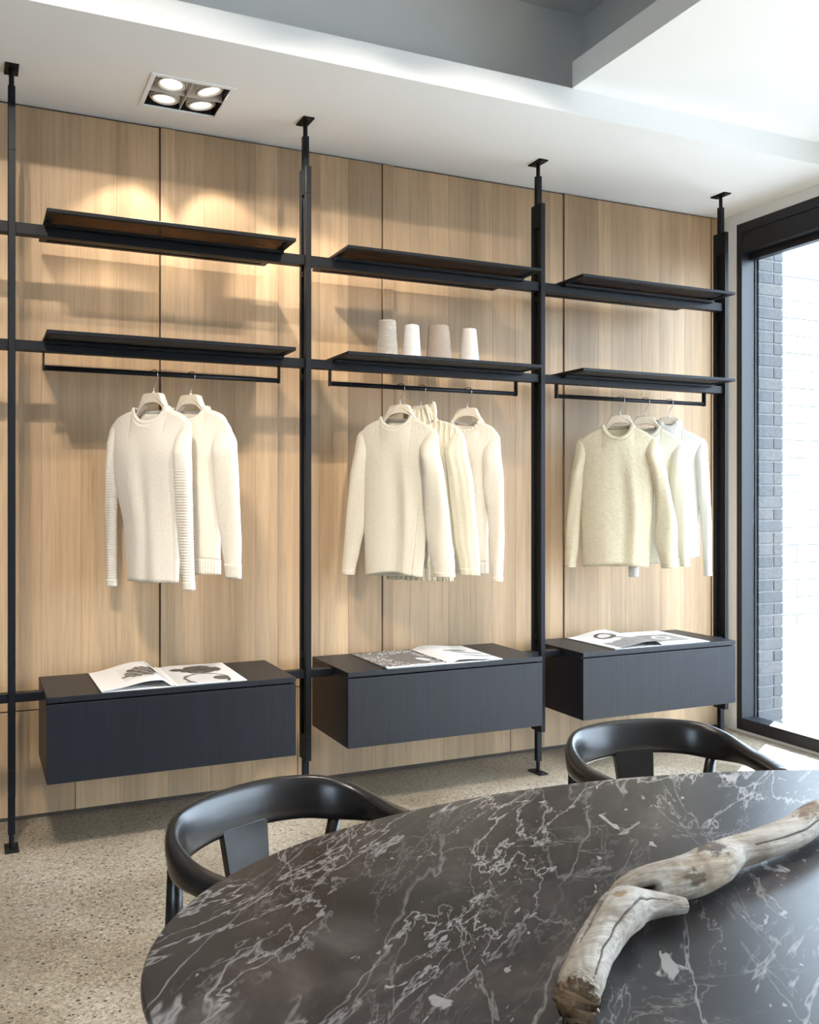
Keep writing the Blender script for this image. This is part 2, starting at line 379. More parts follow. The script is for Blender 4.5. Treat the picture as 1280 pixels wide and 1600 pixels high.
def pl(tab, x):      # piecewise smooth lookup in [(x, y...), ...] sorted by x
    if x <= tab[0][0]: return tab[0][1:]
    for a, b in zip(tab, tab[1:]):
        if x <= b[0]:
            t = (x - a[0]) / (b[0] - a[0]); t = t * t * (3 - 2 * t) * 0.35 + t * 0.65
            return tuple(lerp(p, q, t) for p, q in zip(a[1:], b[1:]))
    return tab[-1][1:]
def catmull(pts, n):
    pts = [Vector(p) for p in pts]; P = [pts[0] * 2 - pts[1]] + pts + [pts[-1] * 2 - pts[-2]]; out = []
    segs = len(pts) - 1
    for i in range(n + 1):
        u = i / n * segs; k = min(int(u), segs - 1); t = u - k
        a, b, c, d = P[k:k + 4]
        out.append(0.5 * (2 * b + (c - a) * t + (2 * a - 5 * b + 4 * c - d) * t * t + (3 * b - a - 3 * c + d) * t ** 3))
    return out

# ------------------------------------------------------------------ the setting
LX, BY = -3.4, -6.6       # left wall, rear wall
o = box('floor', 'concrete', None, LX - 0.1, RX + 0.12, BY - 0.1, WY + 0.15, -0.12, 0.0); tag(o, 'polished concrete floor with exposed beige aggregate', kind='structure')

# ceiling: bulkhead along the shelving, lower slab on the right, deep recess on the left
YB, ZB = -0.545, 2.953
XS = 2.084; ZT = 3.06
FX, FY, FS = 0.626, -0.036, 0.1435          # cut-out for the downlight
cb = MB(); cb.box(LX, FX - FS, YB, WY + 0.15, H, ZB); cb.box(FX + FS, RX + 0.1, YB, WY + 0.15, H, ZB); cb.box(FX - FS, FX + FS, YB, FY - FS, H, ZB); cb.box(FX - FS, FX + FS, FY + FS, WY + 0.15, H, ZB)
o = cb.build('ceiling', 'paint_white'); tag(o, 'white plaster bulkhead ceiling above the shelving', kind='structure')
slab = MB().box(XS, RX + 0.1, BY, YB, ZB, ZT); slab.build('ceiling_slab', 'paint_white', o)
MB().box(LX, RX + 0.1, BY, WY + 0.15, 3.405, 3.5).build('recess_ceiling', 'paint_white_shaded', o)
MB().box(LX, RX + 0.1, -0.30, -0.22, ZB, 3.405).build('recess_back', 'paint_white_shaded', o)
MB().box(2.311, 2.39, BY, -0.30, ZT, 3.405).build('recess_side', 'paint_white_shaded', o)

# oak wall: backing, then every veneer plank
wb = box('wall_back', 'gap_brown', None, LX, RX + 0.1, WY + 0.012, WY + 0.15, 0.0, H); tag(wb, 'oak veneer wall of vertical planks with shadow gaps', kind='structure')
upper = [[-0.43, -0.25, -0.1, 0.024, 0.118, 0.269, 0.408, 0.584],
         [0.584, 0.646, 0.77, 0.905, 0.999, 1.10, 1.191, 1.297, 1.434, 1.604],
         [1.604, 1.663, 1.75, 1.844, 1.958, 2.077, 2.2, 2.332, 2.437, 2.537, 2.619],
         [2.619, 2.69, 2.835, 2.92, 3.013, 3.119, 3.244, 3.413, 3.60], [3.60, RX - 0.002]]
x = -0.43
while x > LX:
    upper.insert(0, [max(LX + 0.001, x - 1.01 + 0.2 * i) for i in range(5)] + [x]); upper[0] = sorted(set(round(q, 3) for q in upper[0])); x -= 1.01
def plank(x0, x1, z0, z1, dy, gl=0.0, gr=0.0):
    MB().box(x0 + gl, x1 - gr, WY + dy, WY + 0.03, z0, z1).build('plank', 'oak', wb, bevel=0.0006, seg=1)
for k, bs in enumerate(upper):
    dy = 0.004 if k % 2 else 0.0
    for i in range(len(bs) - 1):
        first = i == 0; last = i == len(bs) - 2
        plank(bs[i], bs[i + 1], 0.437, H - 0.008, dy if not first else -0.004, 0.0035 if first else 0.0002, 0.002 if last else 0.0002)
lows = [-3.39, -2.8, -2.2, -1.6, -1.1, -0.75, -0.4, -0.15, 0.04, 0.245, 0.42, 0.62, 0.80, 0.98, 1.19, 1.36, 1.55, 1.75, 1.93, 2.10, 2.30, 2.50, 2.66, 2.84, 3.02, 3.2, 3.42, RX - 0.002]
for a, b2 in zip(lows, lows[1:]):
    plank(a, b2, 0.018, 0.432, 0.0, 0.0025 if abs(a - 0.245) < 0.01 or abs(a - 1.19) < 0.01 or abs(a - 2.3) < .01 else 0.0002, 0.0002)

# window wall on the right with a long window
wr = MB(); WL, WE = 0.195, -4.6
wr.box(RX, RX + 0.10, WL, WY + 0.011, 0.0, 2.787); wr.box(RX, RX + 0.10, BY, WY + 0.011, 2.787, H - 0.0005); wr.box(RX, RX + 0.10, BY, YB - 0.0005, H - 0.0005, ZB - 0.0005); wr.box(RX + 0.1005, RX + 0.14, BY, 0.12, 2.787, 3.5); wr.box(RX, RX + 0.10, BY, WE, 0.0, 2.787); wr.box(RX, RX + 0.10, WE, WL, -0.05, 0.015)
o = wr.build('wall_right', 'paint_white', None); tag(o, 'white painted wall strip around the large window', kind='structure')
def window(name, label, pts):    # in world axes; pts = (y0, y1)
    y1, y0 = pts
    w = empty(name, (RX, y1, 0.0)); tag(w, label, kind='structure'); w.location = (0, 0, 0)
    box('jamb', 'frame_metal', w, RX - 0.004, RX + 0.10, y1 - 0.038, y1, 0.015, 2.787, 0.002)
    box('jamb', 'frame_metal', w, RX - 0.004, RX + 0.10, y0, y0 + 0.038, 0.015, 2.787, 0.002)
    box('head', 'frame_metal', w, RX - 0.004, RX + 0.10, y0 + 0.038, y1 - 0.038, 2.735, 2.787, 0.002)
    box('head_panel', 'frame_metal', w, RX - 0.001, RX + 0.10, y0 + 0.038, y1 - 0.038, 2.63, 2.7335, 0.002)
    box('head_stop', 'frame_metal', w, RX + 0.052, RX + 0.10, y0 + 0.038, y1 - 0.038, 2.592, 2.629, 0.002)
    box('sill', 'frame_metal', w, RX - 0.004, RX + 0.10, y0 + 0.038, y1 - 0.038, 0.015, 0.08, 0.002)
    for yb in (y1 - 0.045, y0 + 0.038): box('glazing_bead', 'rubber', w, RX + 0.088, RX + 0.098, yb, yb + 0.007, 0.08, 2.592)
    n = 2; L_ = (y1 - y0 - 0.076) / n
    for i in range(n):
        ya = y0 + 0.038 + i * L_; box('pane', 'clear_glass', w, RX + 0.079, RX + 0.085, ya + 0.001, ya + L_ - 0.001, 0.081, 2.63)
        if i: box('mullion', 'frame_metal', w, RX + 0.02, RX + 0.10, ya - 0.03, ya + 0.03, 0.08, 2.592, 0.002)
window('window_1', 'tall black framed shop window beside the shelving', (WL, WE))

# left and rear walls, behind the viewpoint
o = box('wall_left', 'paint_charcoal', None, LX - 0.1, LX, BY, WY + 0.15, 0.0, 3.5); tag(o, 'plain dark grey side wall behind the viewpoint', kind='structure')
rw = MB(); RW0, RW1, RZ0, RZ1 = -3.25, -1.15, 0.95, 2.75
rw.box(LX - 0.1, RW0, BY - 0.1, BY, 0, 3.5); rw.box(RW1, RX + 0.1, BY - 0.1, BY, 0, 3.5); rw.box(RW0, RW1, BY - 0.1, BY, RZ1, 3.5); rw.box(RW0, RW1, BY - 0.1, BY, 0, RZ0)
o = rw.build('wall_front', 'paint_charcoal', None); tag(o, 'dark grey wall behind the viewpoint, with an added window opening', kind='structure')
w2 = empty('fill_window'); tag(w2, 'unseen black framed window added behind the viewpoint for fill light', kind='structure')  # unseen window, added to bring cool fill onto ceiling and sweaters
for i in range(3):
    xa = lerp(RW0, RW1, i / 3); xb = lerp(RW0, RW1, (i + 1) / 3)
    box('pane', 'clear_glass', w2, xa + 0.03, xb - 0.03, BY - 0.053, BY - 0.047, RZ0 + 0.03, RZ1 - 0.03)
    box('mullion', 'frame_metal', w2, xa - 0.03 if i else xa, xa + 0.03, BY - 0.09, BY - 0.01, RZ0, RZ1)
box('mullion', 'frame_metal', w2, RW1 - 0.03, RW1, BY - 0.09, BY - 0.01, RZ0, RZ1)
for z in (RZ0, RZ1 - 0.03): box('rail', 'frame_metal', w2, RW0, RW1, BY - 0.09, BY - 0.01, z, z + 0.03)

# outside: ground, brick pier, painted block wall
o = box('ground', 'paving', None, -30, 40, -40, 30, -0.30, -0.125); tag(o, 'brick paved yard outside the window', kind='structure')
o = box('yard_paving', 'paving', None, RX + 0.12, 16, -9, 3.48, -0.124, -0.04); tag(o, 'grey paved yard beyond the window', kind='structure')
pier = empty('brick_pier', (RX + 0.2, 0.3, 0)); tag(pier, 'narrow grey brick pier just outside the window', 'pier'); pier.location = (0, 0, 0)
PX0, PX1, PY0 = RX + 0.104, RX + 0.285, 0.140
box('core', 'mortar', pier, PX0 + 0.004, PX1 - 0.005, PY0 + 0.005, PY0 + 0.30, -0.04, 3.6)
rh = 0.0655; z = -0.02; i = 0
bricks = {}
def brick_mesh(w, d):
    key = (round(w, 3), round(d, 3))
    if key not in bricks:
        me = bpy.data.meshes.new('brick'); bm = bmesh.new(); bmesh.ops.create_cube(bm, size=1)
        for v in bm.verts: v.co = Vector((v.co.x * w, v.co.y * d, v.co.z * (rh - 0.008)))
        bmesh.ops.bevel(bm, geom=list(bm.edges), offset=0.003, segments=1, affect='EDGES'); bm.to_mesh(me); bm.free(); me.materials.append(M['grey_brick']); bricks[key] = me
    return bricks[key]
while z < 3.5:
    cut = PX0 + 0.108 if i % 2 == 0 else (PX0 + 0.108 if i % 6 == 3 else None)
    segs = [(PX0, PX1)] if cut is None else [(PX0, cut - 0.004), (cut + 0.004, PX1)]
    for a, b2 in segs:
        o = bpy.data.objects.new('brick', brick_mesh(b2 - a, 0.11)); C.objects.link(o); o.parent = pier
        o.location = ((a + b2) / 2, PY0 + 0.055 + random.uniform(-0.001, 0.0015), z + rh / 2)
    z += rh; i += 1
bw = empty('block_wall', (9, 3.55, 0)); tag(bw, 'tall white painted block wall across the yard', 'wall'); bw.location = (0, 0, 0)
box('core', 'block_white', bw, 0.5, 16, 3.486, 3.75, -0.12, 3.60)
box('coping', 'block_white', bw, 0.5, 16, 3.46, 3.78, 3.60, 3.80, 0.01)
bmesh_ = None
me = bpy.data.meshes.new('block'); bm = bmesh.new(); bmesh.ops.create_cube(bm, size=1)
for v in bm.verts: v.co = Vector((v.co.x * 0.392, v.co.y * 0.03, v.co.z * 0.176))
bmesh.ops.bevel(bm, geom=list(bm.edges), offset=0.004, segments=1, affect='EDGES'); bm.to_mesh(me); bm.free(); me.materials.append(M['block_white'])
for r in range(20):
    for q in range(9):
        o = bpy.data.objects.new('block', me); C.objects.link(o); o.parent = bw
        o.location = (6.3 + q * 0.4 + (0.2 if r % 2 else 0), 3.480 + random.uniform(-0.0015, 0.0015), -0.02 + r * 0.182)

# recessed downlight above the first bay
def downlight(cx, cy, zc, label, group, aims):
    d = empty('downlight', (cx, cy, zc)); tag(d, label, 'ceiling light', group)
    s, t_ = 0.1425, 0.160
    f = MB(); f.box(-t_, t_, -t_, -s, -0.004, 0.004); f.box(-t_, t_, s, t_, -0.004, 0.004); f.box(-t_, -s, -s, s, -0.004, 0.004); f.box(s, t_, -s, s, -0.004, 0.004)
    f.build('trim', 'paint_white', d)
    h = MB(); zt = 0.085
    h.box(-s, s, -s, s, zt, zt + 0.004); h.box(-s, -s + 0.003, -s, s, 0.004, zt); h.box(s - 0.003, s, -s, s, 0.004, zt); h.box(-s, s, -s, -s + 0.003, 0.004, zt); h.box(-s, s, s - 0.003, s, 0.004, zt)
    h.build('housing', 'dark_gap', d)
    dv = MB(); dv.box(-0.0015, 0.0015, -s, s, 0.002, zt); dv.box(-s, s, -0.0015, 0.0015, 0.002, zt); dv.build('divider', 'lamp_white', d)
    for k, (sx, sy) in enumerate(((-1, 1), (1, 1), (-1, -1), (1, -1))):
        aim, power, spread = aims[k]
        loc = Vector((sx * s / 2, sy * s / 2, 0.016)); dirv = (Vector(aim) - (Vector((cx, cy, zc)) + loc)).normalized()
        vis = (dirv * 0.45 + Vector((0, -0.10, -0.75))).normalized()
        rot = vis.to_track_quat('-Z', 'Y').to_matrix().to_4x4()
        g_ = MB(); n = 32
        def ringp(r, z): return [rot @ Vector((r * cos(2 * pi * q / n), r * sin(2 * pi * q / n), z)) + loc for q in range(n)]
        g_.rings([ringp(0.058, 0.020), ringp(0.058, -0.006), ringp(0.055, -0.006), ringp(0.055, 0.020)], False, False)
        ob = g_.build('gimbal_ring', 'lamp_white', d, smooth=False)
        g_ = MB(); g_.rings([ringp(0.051, -0.012), ringp(0.046, -0.014), ringp(0.036, 0.006), ringp(0.050, 0.024), ringp(0.051, -0.012)], False, False)
        rf = g_.build('lamp', 'lamp_white', d, smooth=True)
        g_ = MB(); g_.rings([ringp(0.036, 0.006), ringp(0.001, 0.003)], False, True); g_.build('lens', 'lamp_lens', rf, smooth=True)
        ld = bpy.data.lights.new('spot', 'SPOT'); lo = bpy.data.objects.new('spot_light', ld); C.objects.link(lo); lo.parent = d
        ld.energy = power; ld.color = (1.0, 0.90, 0.77); ld.spot_size = radians(spread); ld.spot_blend = 0.35; ld.shadow_soft_size = 0.02
        lo.location = loc + vis * 0.022; lo.rotation_euler = dirv.to_track_quat('-Z', 'Y').to_euler()
    return d
downlight(0.626, -0.036, H, 'square recessed downlight with four tilting white lamps', 'downlights',
          [((0.36, 0.30, 1.95), 9, 62), ((0.98, 0.30, 1.95), 9, 62), ((0.05, -0.1, 0.6), 24, 70), ((1.9, 0.25, 1.2), 26, 62)])
# unseen lamp boxes under the ceiling, added for warm fill and shelf shadows
for (cx_, cy_, cz_, tx, wd, pw) in ((-0.35, -2.3, 3.405, 0.4, 'far left', 1.35), (1.25, -2.1, 3.405, 1.5, 'middle', 1.15), (2.9, -2.7, ZB, 2.6, 'right', 0.15)):
    d = downlight(cx_, cy_, cz_ - 0.09, 'surface mounted fill lamp box added in front of the %s bay, outside the picture' % wd, 'downlights',
              [((tx - 0.45, 0.30, 1.30), 25 * pw, 56), ((tx + 0.45, 0.30, 1.30), 25 * pw, 56), ((tx - 0.3, -0.6, 0.3), 20 * pw, 66), ((tx + 0.3, -1.5, 0.3), 20 * pw, 66)])

# ------------------------------------------------------------------ shelving: posts, shelves, hanging rails, benches
post_words = ['first black metal support post from the left edge', 'black support post between the left and middle benches',
              'black support post between the middle and right benches', 'black support post nearest to the window']
for k, px in enumerate(POST):
    p = empty('support_post', (px, 0, 0)); tag(p, 'slender ' + post_words[k].replace('first', 'floor to ceiling'), 'post', 'posts carrying the shelves')
    p['label'] = ['floor to ceiling black metal post at the left end, left of the left bench', 'floor to ceiling black post between the left and middle benches',
                  'floor to ceiling black post between the middle and right benches', 'floor to ceiling black post nearest to the window'][k]
    hw = 0.012; y0, y1 = -0.055, 0.030; ya, yb = -0.030, 0.004; gd = 0.0105; z0, z1 = 0.198, 2.65; g0, g1 = 0.30, 2.54
    poly = [(-hw, y0), (hw, y0), (hw, ya), (hw - gd, ya), (hw - gd, yb), (hw, yb), (hw, y1), (-hw, y1), (-hw, yb), (-hw + gd, yb), (-hw + gd, ya), (-hw, ya)]
    m = MB(); m.prism(poly, g0, g1); m.box(-hw, hw, y0, y1, z0, g0); m.box(-hw, hw, y0, y1, g1, z1)
    m.build('profile', 'black_metal', p, 0.001, seg=1)
    box('upper_sleeve', 'black_metal', p, -0.0125, 0.0125, -0.0245, 0.0005, z1, 2.784, 0.0012)
    box('lower_sleeve', 'black_metal', p, -0.0125, 0.0125, -0.0245, 0.0005, 0.055, z0, 0.0012)
    MB().cyl((0, -0.012, 2.784), (0, 0, 1), 0.0092, 0.061, 20).build('upper_rod', 'black_metal', p, smooth=False)
    MB().cyl((0, -0.012, 0.005), (0, 0, 1), 0.0092, 0.050, 20).build('lower_rod', 'black_metal', p, smooth=False)
    for zz, nm in ((2.844, 'ceiling_plate'), (0.0, 'floor_plate')):
        pm = MB(); pm.box(-0.024, 0.024, -0.062, 0.038, zz, zz + 0.006); pl_ = pm.build(nm, 'black_metal', p, 0.0008, seg=1)
        for yy in (-0.048, 0.024):
            MB().cyl((0.0, yy, zz - 0.0012 if zz > 1 else zz + 0.006), (0, 0, 1), 0.0045, 0.0012, 12).build('screw', 'steel', pl_)
    for zc in (2.20, 1.775, 0.62) if k else (2.20,):
        MB().box(-hw - 0.001, -hw + 0.004, -0.020, -0.004, zc, zc + 0.022).build('clamp', 'black_metal', p, 0.001, seg=1)

def crossbar(parent, x0, x1, z0, z1):
    return box('crossbar', 'black_metal', parent, x0, x1, -0.042, 0.002, z0, z1, 0.0015)
bay = ['left', 'middle', 'right']
SY0, SY1 = -0.2187, 0.2170
for k in range(3):
    x0, x1 = BX[k], BX[k] + BW[k]; pa, pb = POST[k] + 0.012, POST[k + 1] - 0.012
    for lev, (zb, zt, cb0, cb1) in enumerate(((2.285, 2.298, 2.243, 2.2845), (1.858, 1.872, 1.820, 1.8575))):
        s = empty('shelf', ((x0 + x1) / 2, 0, zb))
        words = ('upper black framed smoked glass shelf of the %s bay' % bay[k], 'lower black shelf of the %s bay, above the hanging rail' % bay[k])[lev]
        if lev and k == 1: words = 'lower black shelf of the middle bay, carrying four yarn cones'
        tag(s, words, 'shelf', 'shelves between the posts'); s.location = (0, 0, 0)
        fw = 0.026
        fr = MB(); fr.box(x0, x1, SY0, SY0 + fw, zb, zt); fr.box(x0, x1, SY1 - fw, SY1, zb, zt); fr.box(x0, x0 + fw, SY0 + fw, SY1 - fw, zb, zt); fr.box(x1 - fw, x1, SY0 + fw, SY1 - fw, zb, zt)
        fr.build('frame', 'black_metal', s, 0.0012, seg=1)
        if lev == 0: box('glass_panel', 'smoked_glass', s, x0 + fw - 0.001, x1 - fw + 0.001, SY0 + fw - 0.001, SY1 - fw + 0.001, zb + 0.003, zt - 0.003)
        else: box('panel', 'shelf_panel', s, x0 + fw - 0.001, x1 - fw + 0.001, SY0 + fw - 0.001, SY1 - fw + 0.001, zb + 0.003, zt - 0.001)
        crossbar(s, pa, pb, cb0, cb1)
        box('bearer', 'black_metal', s, x0 + 0.004, x1 - 0.004, -0.075, -0.043, cb1 - 0.012, cb1, 0.001)
    # hanging rail under the lower shelf
    h = empty('hanging_rail', (x0, 0, 1.75)); h.location = (0, 0, 0)
    tag(h, 'black round hanging rail under the lower shelf of the %s bay' % bay[k], 'rail', 'hanging rails')
    MB().tube([(x0 + 0.002, 0, 1.765), (x1 - 0.002, 0, 1.765)], 0.0098, 20).build('rod', 'black_metal', h, smooth=True)
    for xx in (x0, x1 - 0.006): box('bracket', 'black_metal', h, xx, xx + 0.006, -0.013, 0.013, 1.7545, 1.858, 0.001)
    # bench
    b = empty('wall_bench', ((x0 + x1) / 2, 0, 0.275)); b.location = (0, 0, 0)
    tag(b, ['floating black bench box left of the second post, darkest front', 'floating black bench box in the middle bay between two benches', 'floating black bench box beside the window'][k], 'bench', 'floating benches')
    yf, yk, zb, zt = SY0, SY1, 0.2753, 0.581
    cs = MB(); cs.box(x0, x0 + 0.018, yf + 0.019, yk, zb, zt - 0.022); cs.box(x1 - 0.018, x1, yf + 0.019, yk, zb, zt - 0.022); cs.box(x0 + 0.018, x1 - 0.018, yf + 0.019, yk, zb, zb + 0.018); cs.box(x0 + 0.018, x1 - 0.018, yk - 0.012, yk, zb + 0.018, zt - 0.022)
    cs.box(x0 + 0.018, x1 - 0.018, yf + 0.03, yk - 0.012, zt - 0.034, zt - 0.022)
    cs.build('carcass', 'black_oak', b, 0.001, seg=1)
    box('lid', 'black_oak', b, x0, x1, yf, yk, zt - 0.0205, zt, 0.0018)
    box('drawer_front', 'black_oak', b, x0, x1, yf, yf + 0.018, zb, zt - 0.026, 0.0015)
    crossbar(b, pa, x0 - 0.0005, 0.539, 0.571); crossbar(b, x1 + 0.0005, pb, 0.539, 0.571)
for z0, z1, w in ((2.243, 2.2845, 'upper'), (1.820, 1.8575, 'middle'), (0.539, 0.571, 'lowest')):
    o = box('crossbar', 'black_metal', None, -1.10, POST[0] - 0.012, -0.042, 0.002, z0, z1, 0.0015)
    tag(o, '%s short black crossbar running off the left edge' % w, 'crossbar', 'crossbars left of the first post')
o = empty('support_post', (-1.112, 0, 0)); tag(o, 'black post outside the left edge of the picture', 'post', 'posts carrying the shelves')
box('profile', 'black_metal', o, -0.012, 0.012, -0.055, 0.03, 0.0, H - 0.001, 0.001)

# ------------------------------------------------------------------ hangers and sweaters
ROD = 1.765
def hanger(xh, a, label, k=1.0):
    h = empty('coat_hanger', (xh, 0, 1.54), -a); tag(h, label, 'hanger', 'cream hangers on the rails')
    z_ = -1.54
    up = [(0, 1.689), (0.034, 1.689), (0.045, 1.684), (0.052, 1.667), (0.062, 1.648), (0.076, 1.630), (0.092, 1.612), (0.120, 1.596), (0.155, 1.578), (0.172, 1.566), (0.176, 1.560)]
    lo = [(0.172, 1.553), (0.155, 1.556), (0.13, 1.570), (0.100, 1.588), (0.078, 1.606), (0.056, 1.630), (0.040, 1.644), (0.020, 1.650), (0, 1.651)]
    up = [(x if x < 0.08 else 0.08 + (x - 0.08) * k, z) for x, z in up]; lo = [(x if x < 0.08 else 0.08 + (x - 0.08) * k, z) for x, z in lo]
    half = up + lo
    poly = [(x, z) for x, z in half] + [(-x, z) for x, z in reversed(half[1:-1])]
    def hy(x): return lerp(0.015, 0.006, sstep(0.05, 0.10, abs(x)))
    m = MB()
    m.rings([[(x, -hy(x), z + z_) for x, z in poly], [(x, hy(x), z + z_) for x, z in poly]])
    m.build('arms', 'hanger_plastic', h, 0.004, seg=3, smooth=False)
    MB().cyl((0, 0, 1.687 + z_), (0, 0, 1), 0.006, 0.010, 14, 0.004).build('ferrule', 'hanger_plastic', h)
    pts = [(0, 0, 1.694), (0.001, 0, 1.712), (0.008, 0, 1.728), (0.017, 0, 1.744), (0.0215, 0, 1.760), (0.019, 0, 1.7735), (0.010, 0, 1.7800), (-0.004, 0, 1.7800), (-0.015, 0, 1.773), (-0.020, 0, 1.760)]
    MB().tube([(x, y, z + z_) for x, y, z in catmull(pts, 40)], 0.0016, 8).build('hook', 'steel', h, smooth=True)
    return h

def sweater(xh, a, label, mat, cfg):
    s = empty('sweater', (xh, 0, 0.95), -a); tag(s, label, 'sweater', 'sweaters on the rails')
    zo = -0.95
    xn0, xn1, zn = cfg['neck']; xs0, xs1, zs = cfg['shoulder']; zh = cfg['hem']
    nf, nb = cfg.get('front', 0.055), cfg.get('back', 0.012)
    D = cfg.get('depth', 0.045); side = sorted(cfg['side'])     # (z, left, right)
    arch = cfg.get('arch', 0.0); folds = cfg.get('folds', []); dsp = cfg.get('disp'); hemh = cfg.get('rib', 0.045)
    xm, hwN = (xn0 + xn1) / 2, (xn1 - xn0) / 2
    def ztop(x, front):
        if xn0 <= x <= xn1:
            q = max(0.0, 1 - ((x - xm) / hwN) ** 2); return zn - (nf if front else nb) * q ** 0.62
        if x < xn0: t = (xn0 - x) / (xn0 - xs0)
        else: t = (x - xn1) / (xs1 - xn1)
        return lerp(zn, zs, t) - 0.016 * max(0, t - 0.6) ** 2 / 0.16 + 0.006 * sin(pi * t)
    def surf(xt, t, front):        # xt: x of the column at the shoulder line, t 0 hem .. 1 top
        sgn = -1 if front else 1
        zt = ztop(xt, front); s_ = (xt - xs0) / (xs1 - xs0)
        z0 = zh + (arch * sin(pi * s_) ** 1.5 if front else -cfg.get('backdrop', 0.0) * sin(pi * s_))
        z = lerp(z0, zt, t)
        zref = lerp(zh, zs, t)
        l, r = pl(side, zref); x = lerp(l, r, s_)
        w = sstep(0.80, 1.0, t); x = lerp(x, xt, w)
        u = 2 * s_ - 1
        prof = max(0.0, 1 - abs(u) ** 2.6) ** 0.6
        y = D * (1.0 if front else cfg.get('backf', 0.55)) * prof
        zl = zn if xn0 <= xt <= xn1 else zt
        tz = (z - zh) / (zl - zh)
        inn = 1 - min(1, abs(xt - xm) / hwN) ** 2 if xn0 < xt < xn1 else 0.0
        topd = 0.017 * prof + 0.014 * inn
        y = lerp(y, topd, sstep(0.70, 1.0, tz) ** 1.2)
        fx = 0.0
        for i_, (fp, fw_, fa, dr) in enumerate(folds):
            q = (u - fp - dr * (1 - tz) - 0.06 * sin(5 * tz + i_ * 2.1)) / (fw_ * 1.5); fx += fa * 0.62 * (0.75 + 0.35 * sin(3.7 * tz + i_ * 1.9)) * exp(-q * q)
        y += fx * (1 - sstep(0.50, 0.92, tz)) * (1 - u ** 6)
        if dsp and t <= 1: y += dsp(x, z, u, t) * (1 - abs(u) ** 8)
        return Vector((x, sgn * y, z + zo))
    nc = cfg.get('cols', 40)
    xs = [lerp(xs0, xn0, i / nc) for i in range(nc)] + [lerp(xn0, xn1, 0.5 - 0.5 * cos(pi * i / nc)) for i in range(nc)] + [lerp(xn1, xs1, i / nc) for i in range(nc + 1)]
    hashem = cfg.get('riba', 0.0012) >= 0.001; th = hemh / (zs - zh) if hashem else 0.0; rows = cfg.get('rows', 44)
    m = MB()
    for front in (True, False):
        m.rings([[surf(x, lerp(th, 1, j / rows), front) for x in xs] for j in range(rows + 1)], False, False, closed=False)
    body = m.build('body', mat, s, smooth=True, merge=0.0004, solid=0.004)
    # ribbed hem: closed band round front and back
    nr = 150; loop = [(lerp(xs0, xs1, i / nr), True) for i in range(nr + 1)] + [(lerp(xs1, xs0, i / nr), False) for i in range(1, nr)]
    rib = cfg.get('riba', 0.0012); m = MB(); rr = []
    for j in range(8):
        t = lerp(0, th * 1.10, j / 7); ring = []
        for i, (x, fr) in enumerate(loop):
            p = surf(x, t, fr); k = (0.0028 + rib * cos(i * 2 * pi / cfg.get('ribn', 4))) * (1 - sstep(0.86, 1.0, j / 7)) - 0.001 * sstep(0.9, 1.0, j / 7)
            p.y += (-k if fr else k); ring.append(p)
        rr.append(ring)
    if hashem: m.rings(rr, False, False); m.build('hem_band', mat, s, smooth=True, solid=0.004)
    # neck band, swept round the neckline
    nn = 128; path = []
    for i in range(nn // 2 + 1):
        x = lerp(xn0, xn1, 0.5 - 0.5 * cos(pi * i / (nn // 2))); path.append(surf(x, 1.0, True))
    for i in range(1, nn // 2):
        x = lerp(xn1, xn0, 0.5 - 0.5 * cos(pi * i / (nn // 2))); path.append(surf(x, 1.0, False))
    ch = cfg.get('collar', 0.012); ct = cfg.get('collar_t', 0.0045); tilt = cfg.get('collar_tilt', 0.4); rib_c = cfg.get('collar_rib', 0.0)
    ctr = Vector((xm, 0, 0)); rings = []
    nk = 10
    L_ = len(path)
    for i, p in enumerate(path):
        tg = (path[(i + 1) % L_] - path[i - 1]).normalized()
        out = Vector((p.x - xm, p.y * 2.2, 0)); out = out.normalized() if out.length > 1e-6 else Vector((0, -1, 0))
        upv = (Vector((0, 0, 1)) - tg * tg.z * 0.8).normalized(); upv = (upv - out * tilt).normalized()
        hgt = ch
        if cfg.get('collar_flare'): hgt = ch * (1 + cfg['collar_flare'] * (p.x - xm) / hwN)
        rc = rib_c * cos(i * pi / 2)
        ring = []
        for q in range(nk):
            an = 2 * pi * q / nk; ring.append(p + out * ((ct + rc) * cos(an)) + upv * (hgt * (0.62 + 0.72 * sin(an))))
        rings.append(ring)
    rings.append(rings[0])
    m = MB(); m.rings(rings, False, False); m.build('neck_band', mat, s, smooth=True, merge=0.0002)
    # sleeves
    for key in ('sleeveL', 'sleeveR'):
        tab, yoff, opt = cfg[key]; tab = sorted(tab, key=lambda q: -q[0])     # (z, outer, inner)
        ztop_, zbot = tab[0][0], tab[-1][0]; tabs = sorted(tab); cuff = opt.get('cuff', 0.05); n = 40
        def ring(z, rib_=0.0, cuffphase=False):
            xo, xi = pl(tabs, z); c, hw = (xo + xi) / 2, abs(xo - xi) / 2
            tt = (ztop_ - z) / (ztop_ - zbot)
            hy = lerp(0.032, 0.017, sstep(0.1, 0.7, tt)) * min(1, hw / 0.02) * opt.get('fat', 1.0) * lerp(0.16, 1.0, sstep(-0.02, 0.22, tt))
            if opt.get('hrib') and 0.30 < tt: hy += 0.0016 * cos((ztop_ - z) * 2 * pi / 0.0105); hw += 0.0016 * cos((ztop_ - z) * 2 * pi / 0.0105)
            y0 = yoff * sstep(0.02, 0.22, tt) + opt.get('swing', 0.0) * tt
            out = []
            for q in range(n):
                an = 2 * pi * q / n; f = 1 + (rib_ / max(hy, 0.004)) * cos(q * pi) if rib_ else 1.0
                if opt.get('vrib'): f += opt['vrib'] * cos(an * 10)
                wob = 0.10 * sin(3 * an + 7 * tt) * opt.get('wob', 1.0)
                out.append((c + hw * cos(an), y0 + hy * sin(an) * f * (1 + wob), z + zo))
            return out
        nz = 190 if opt.get('hrib') else 60
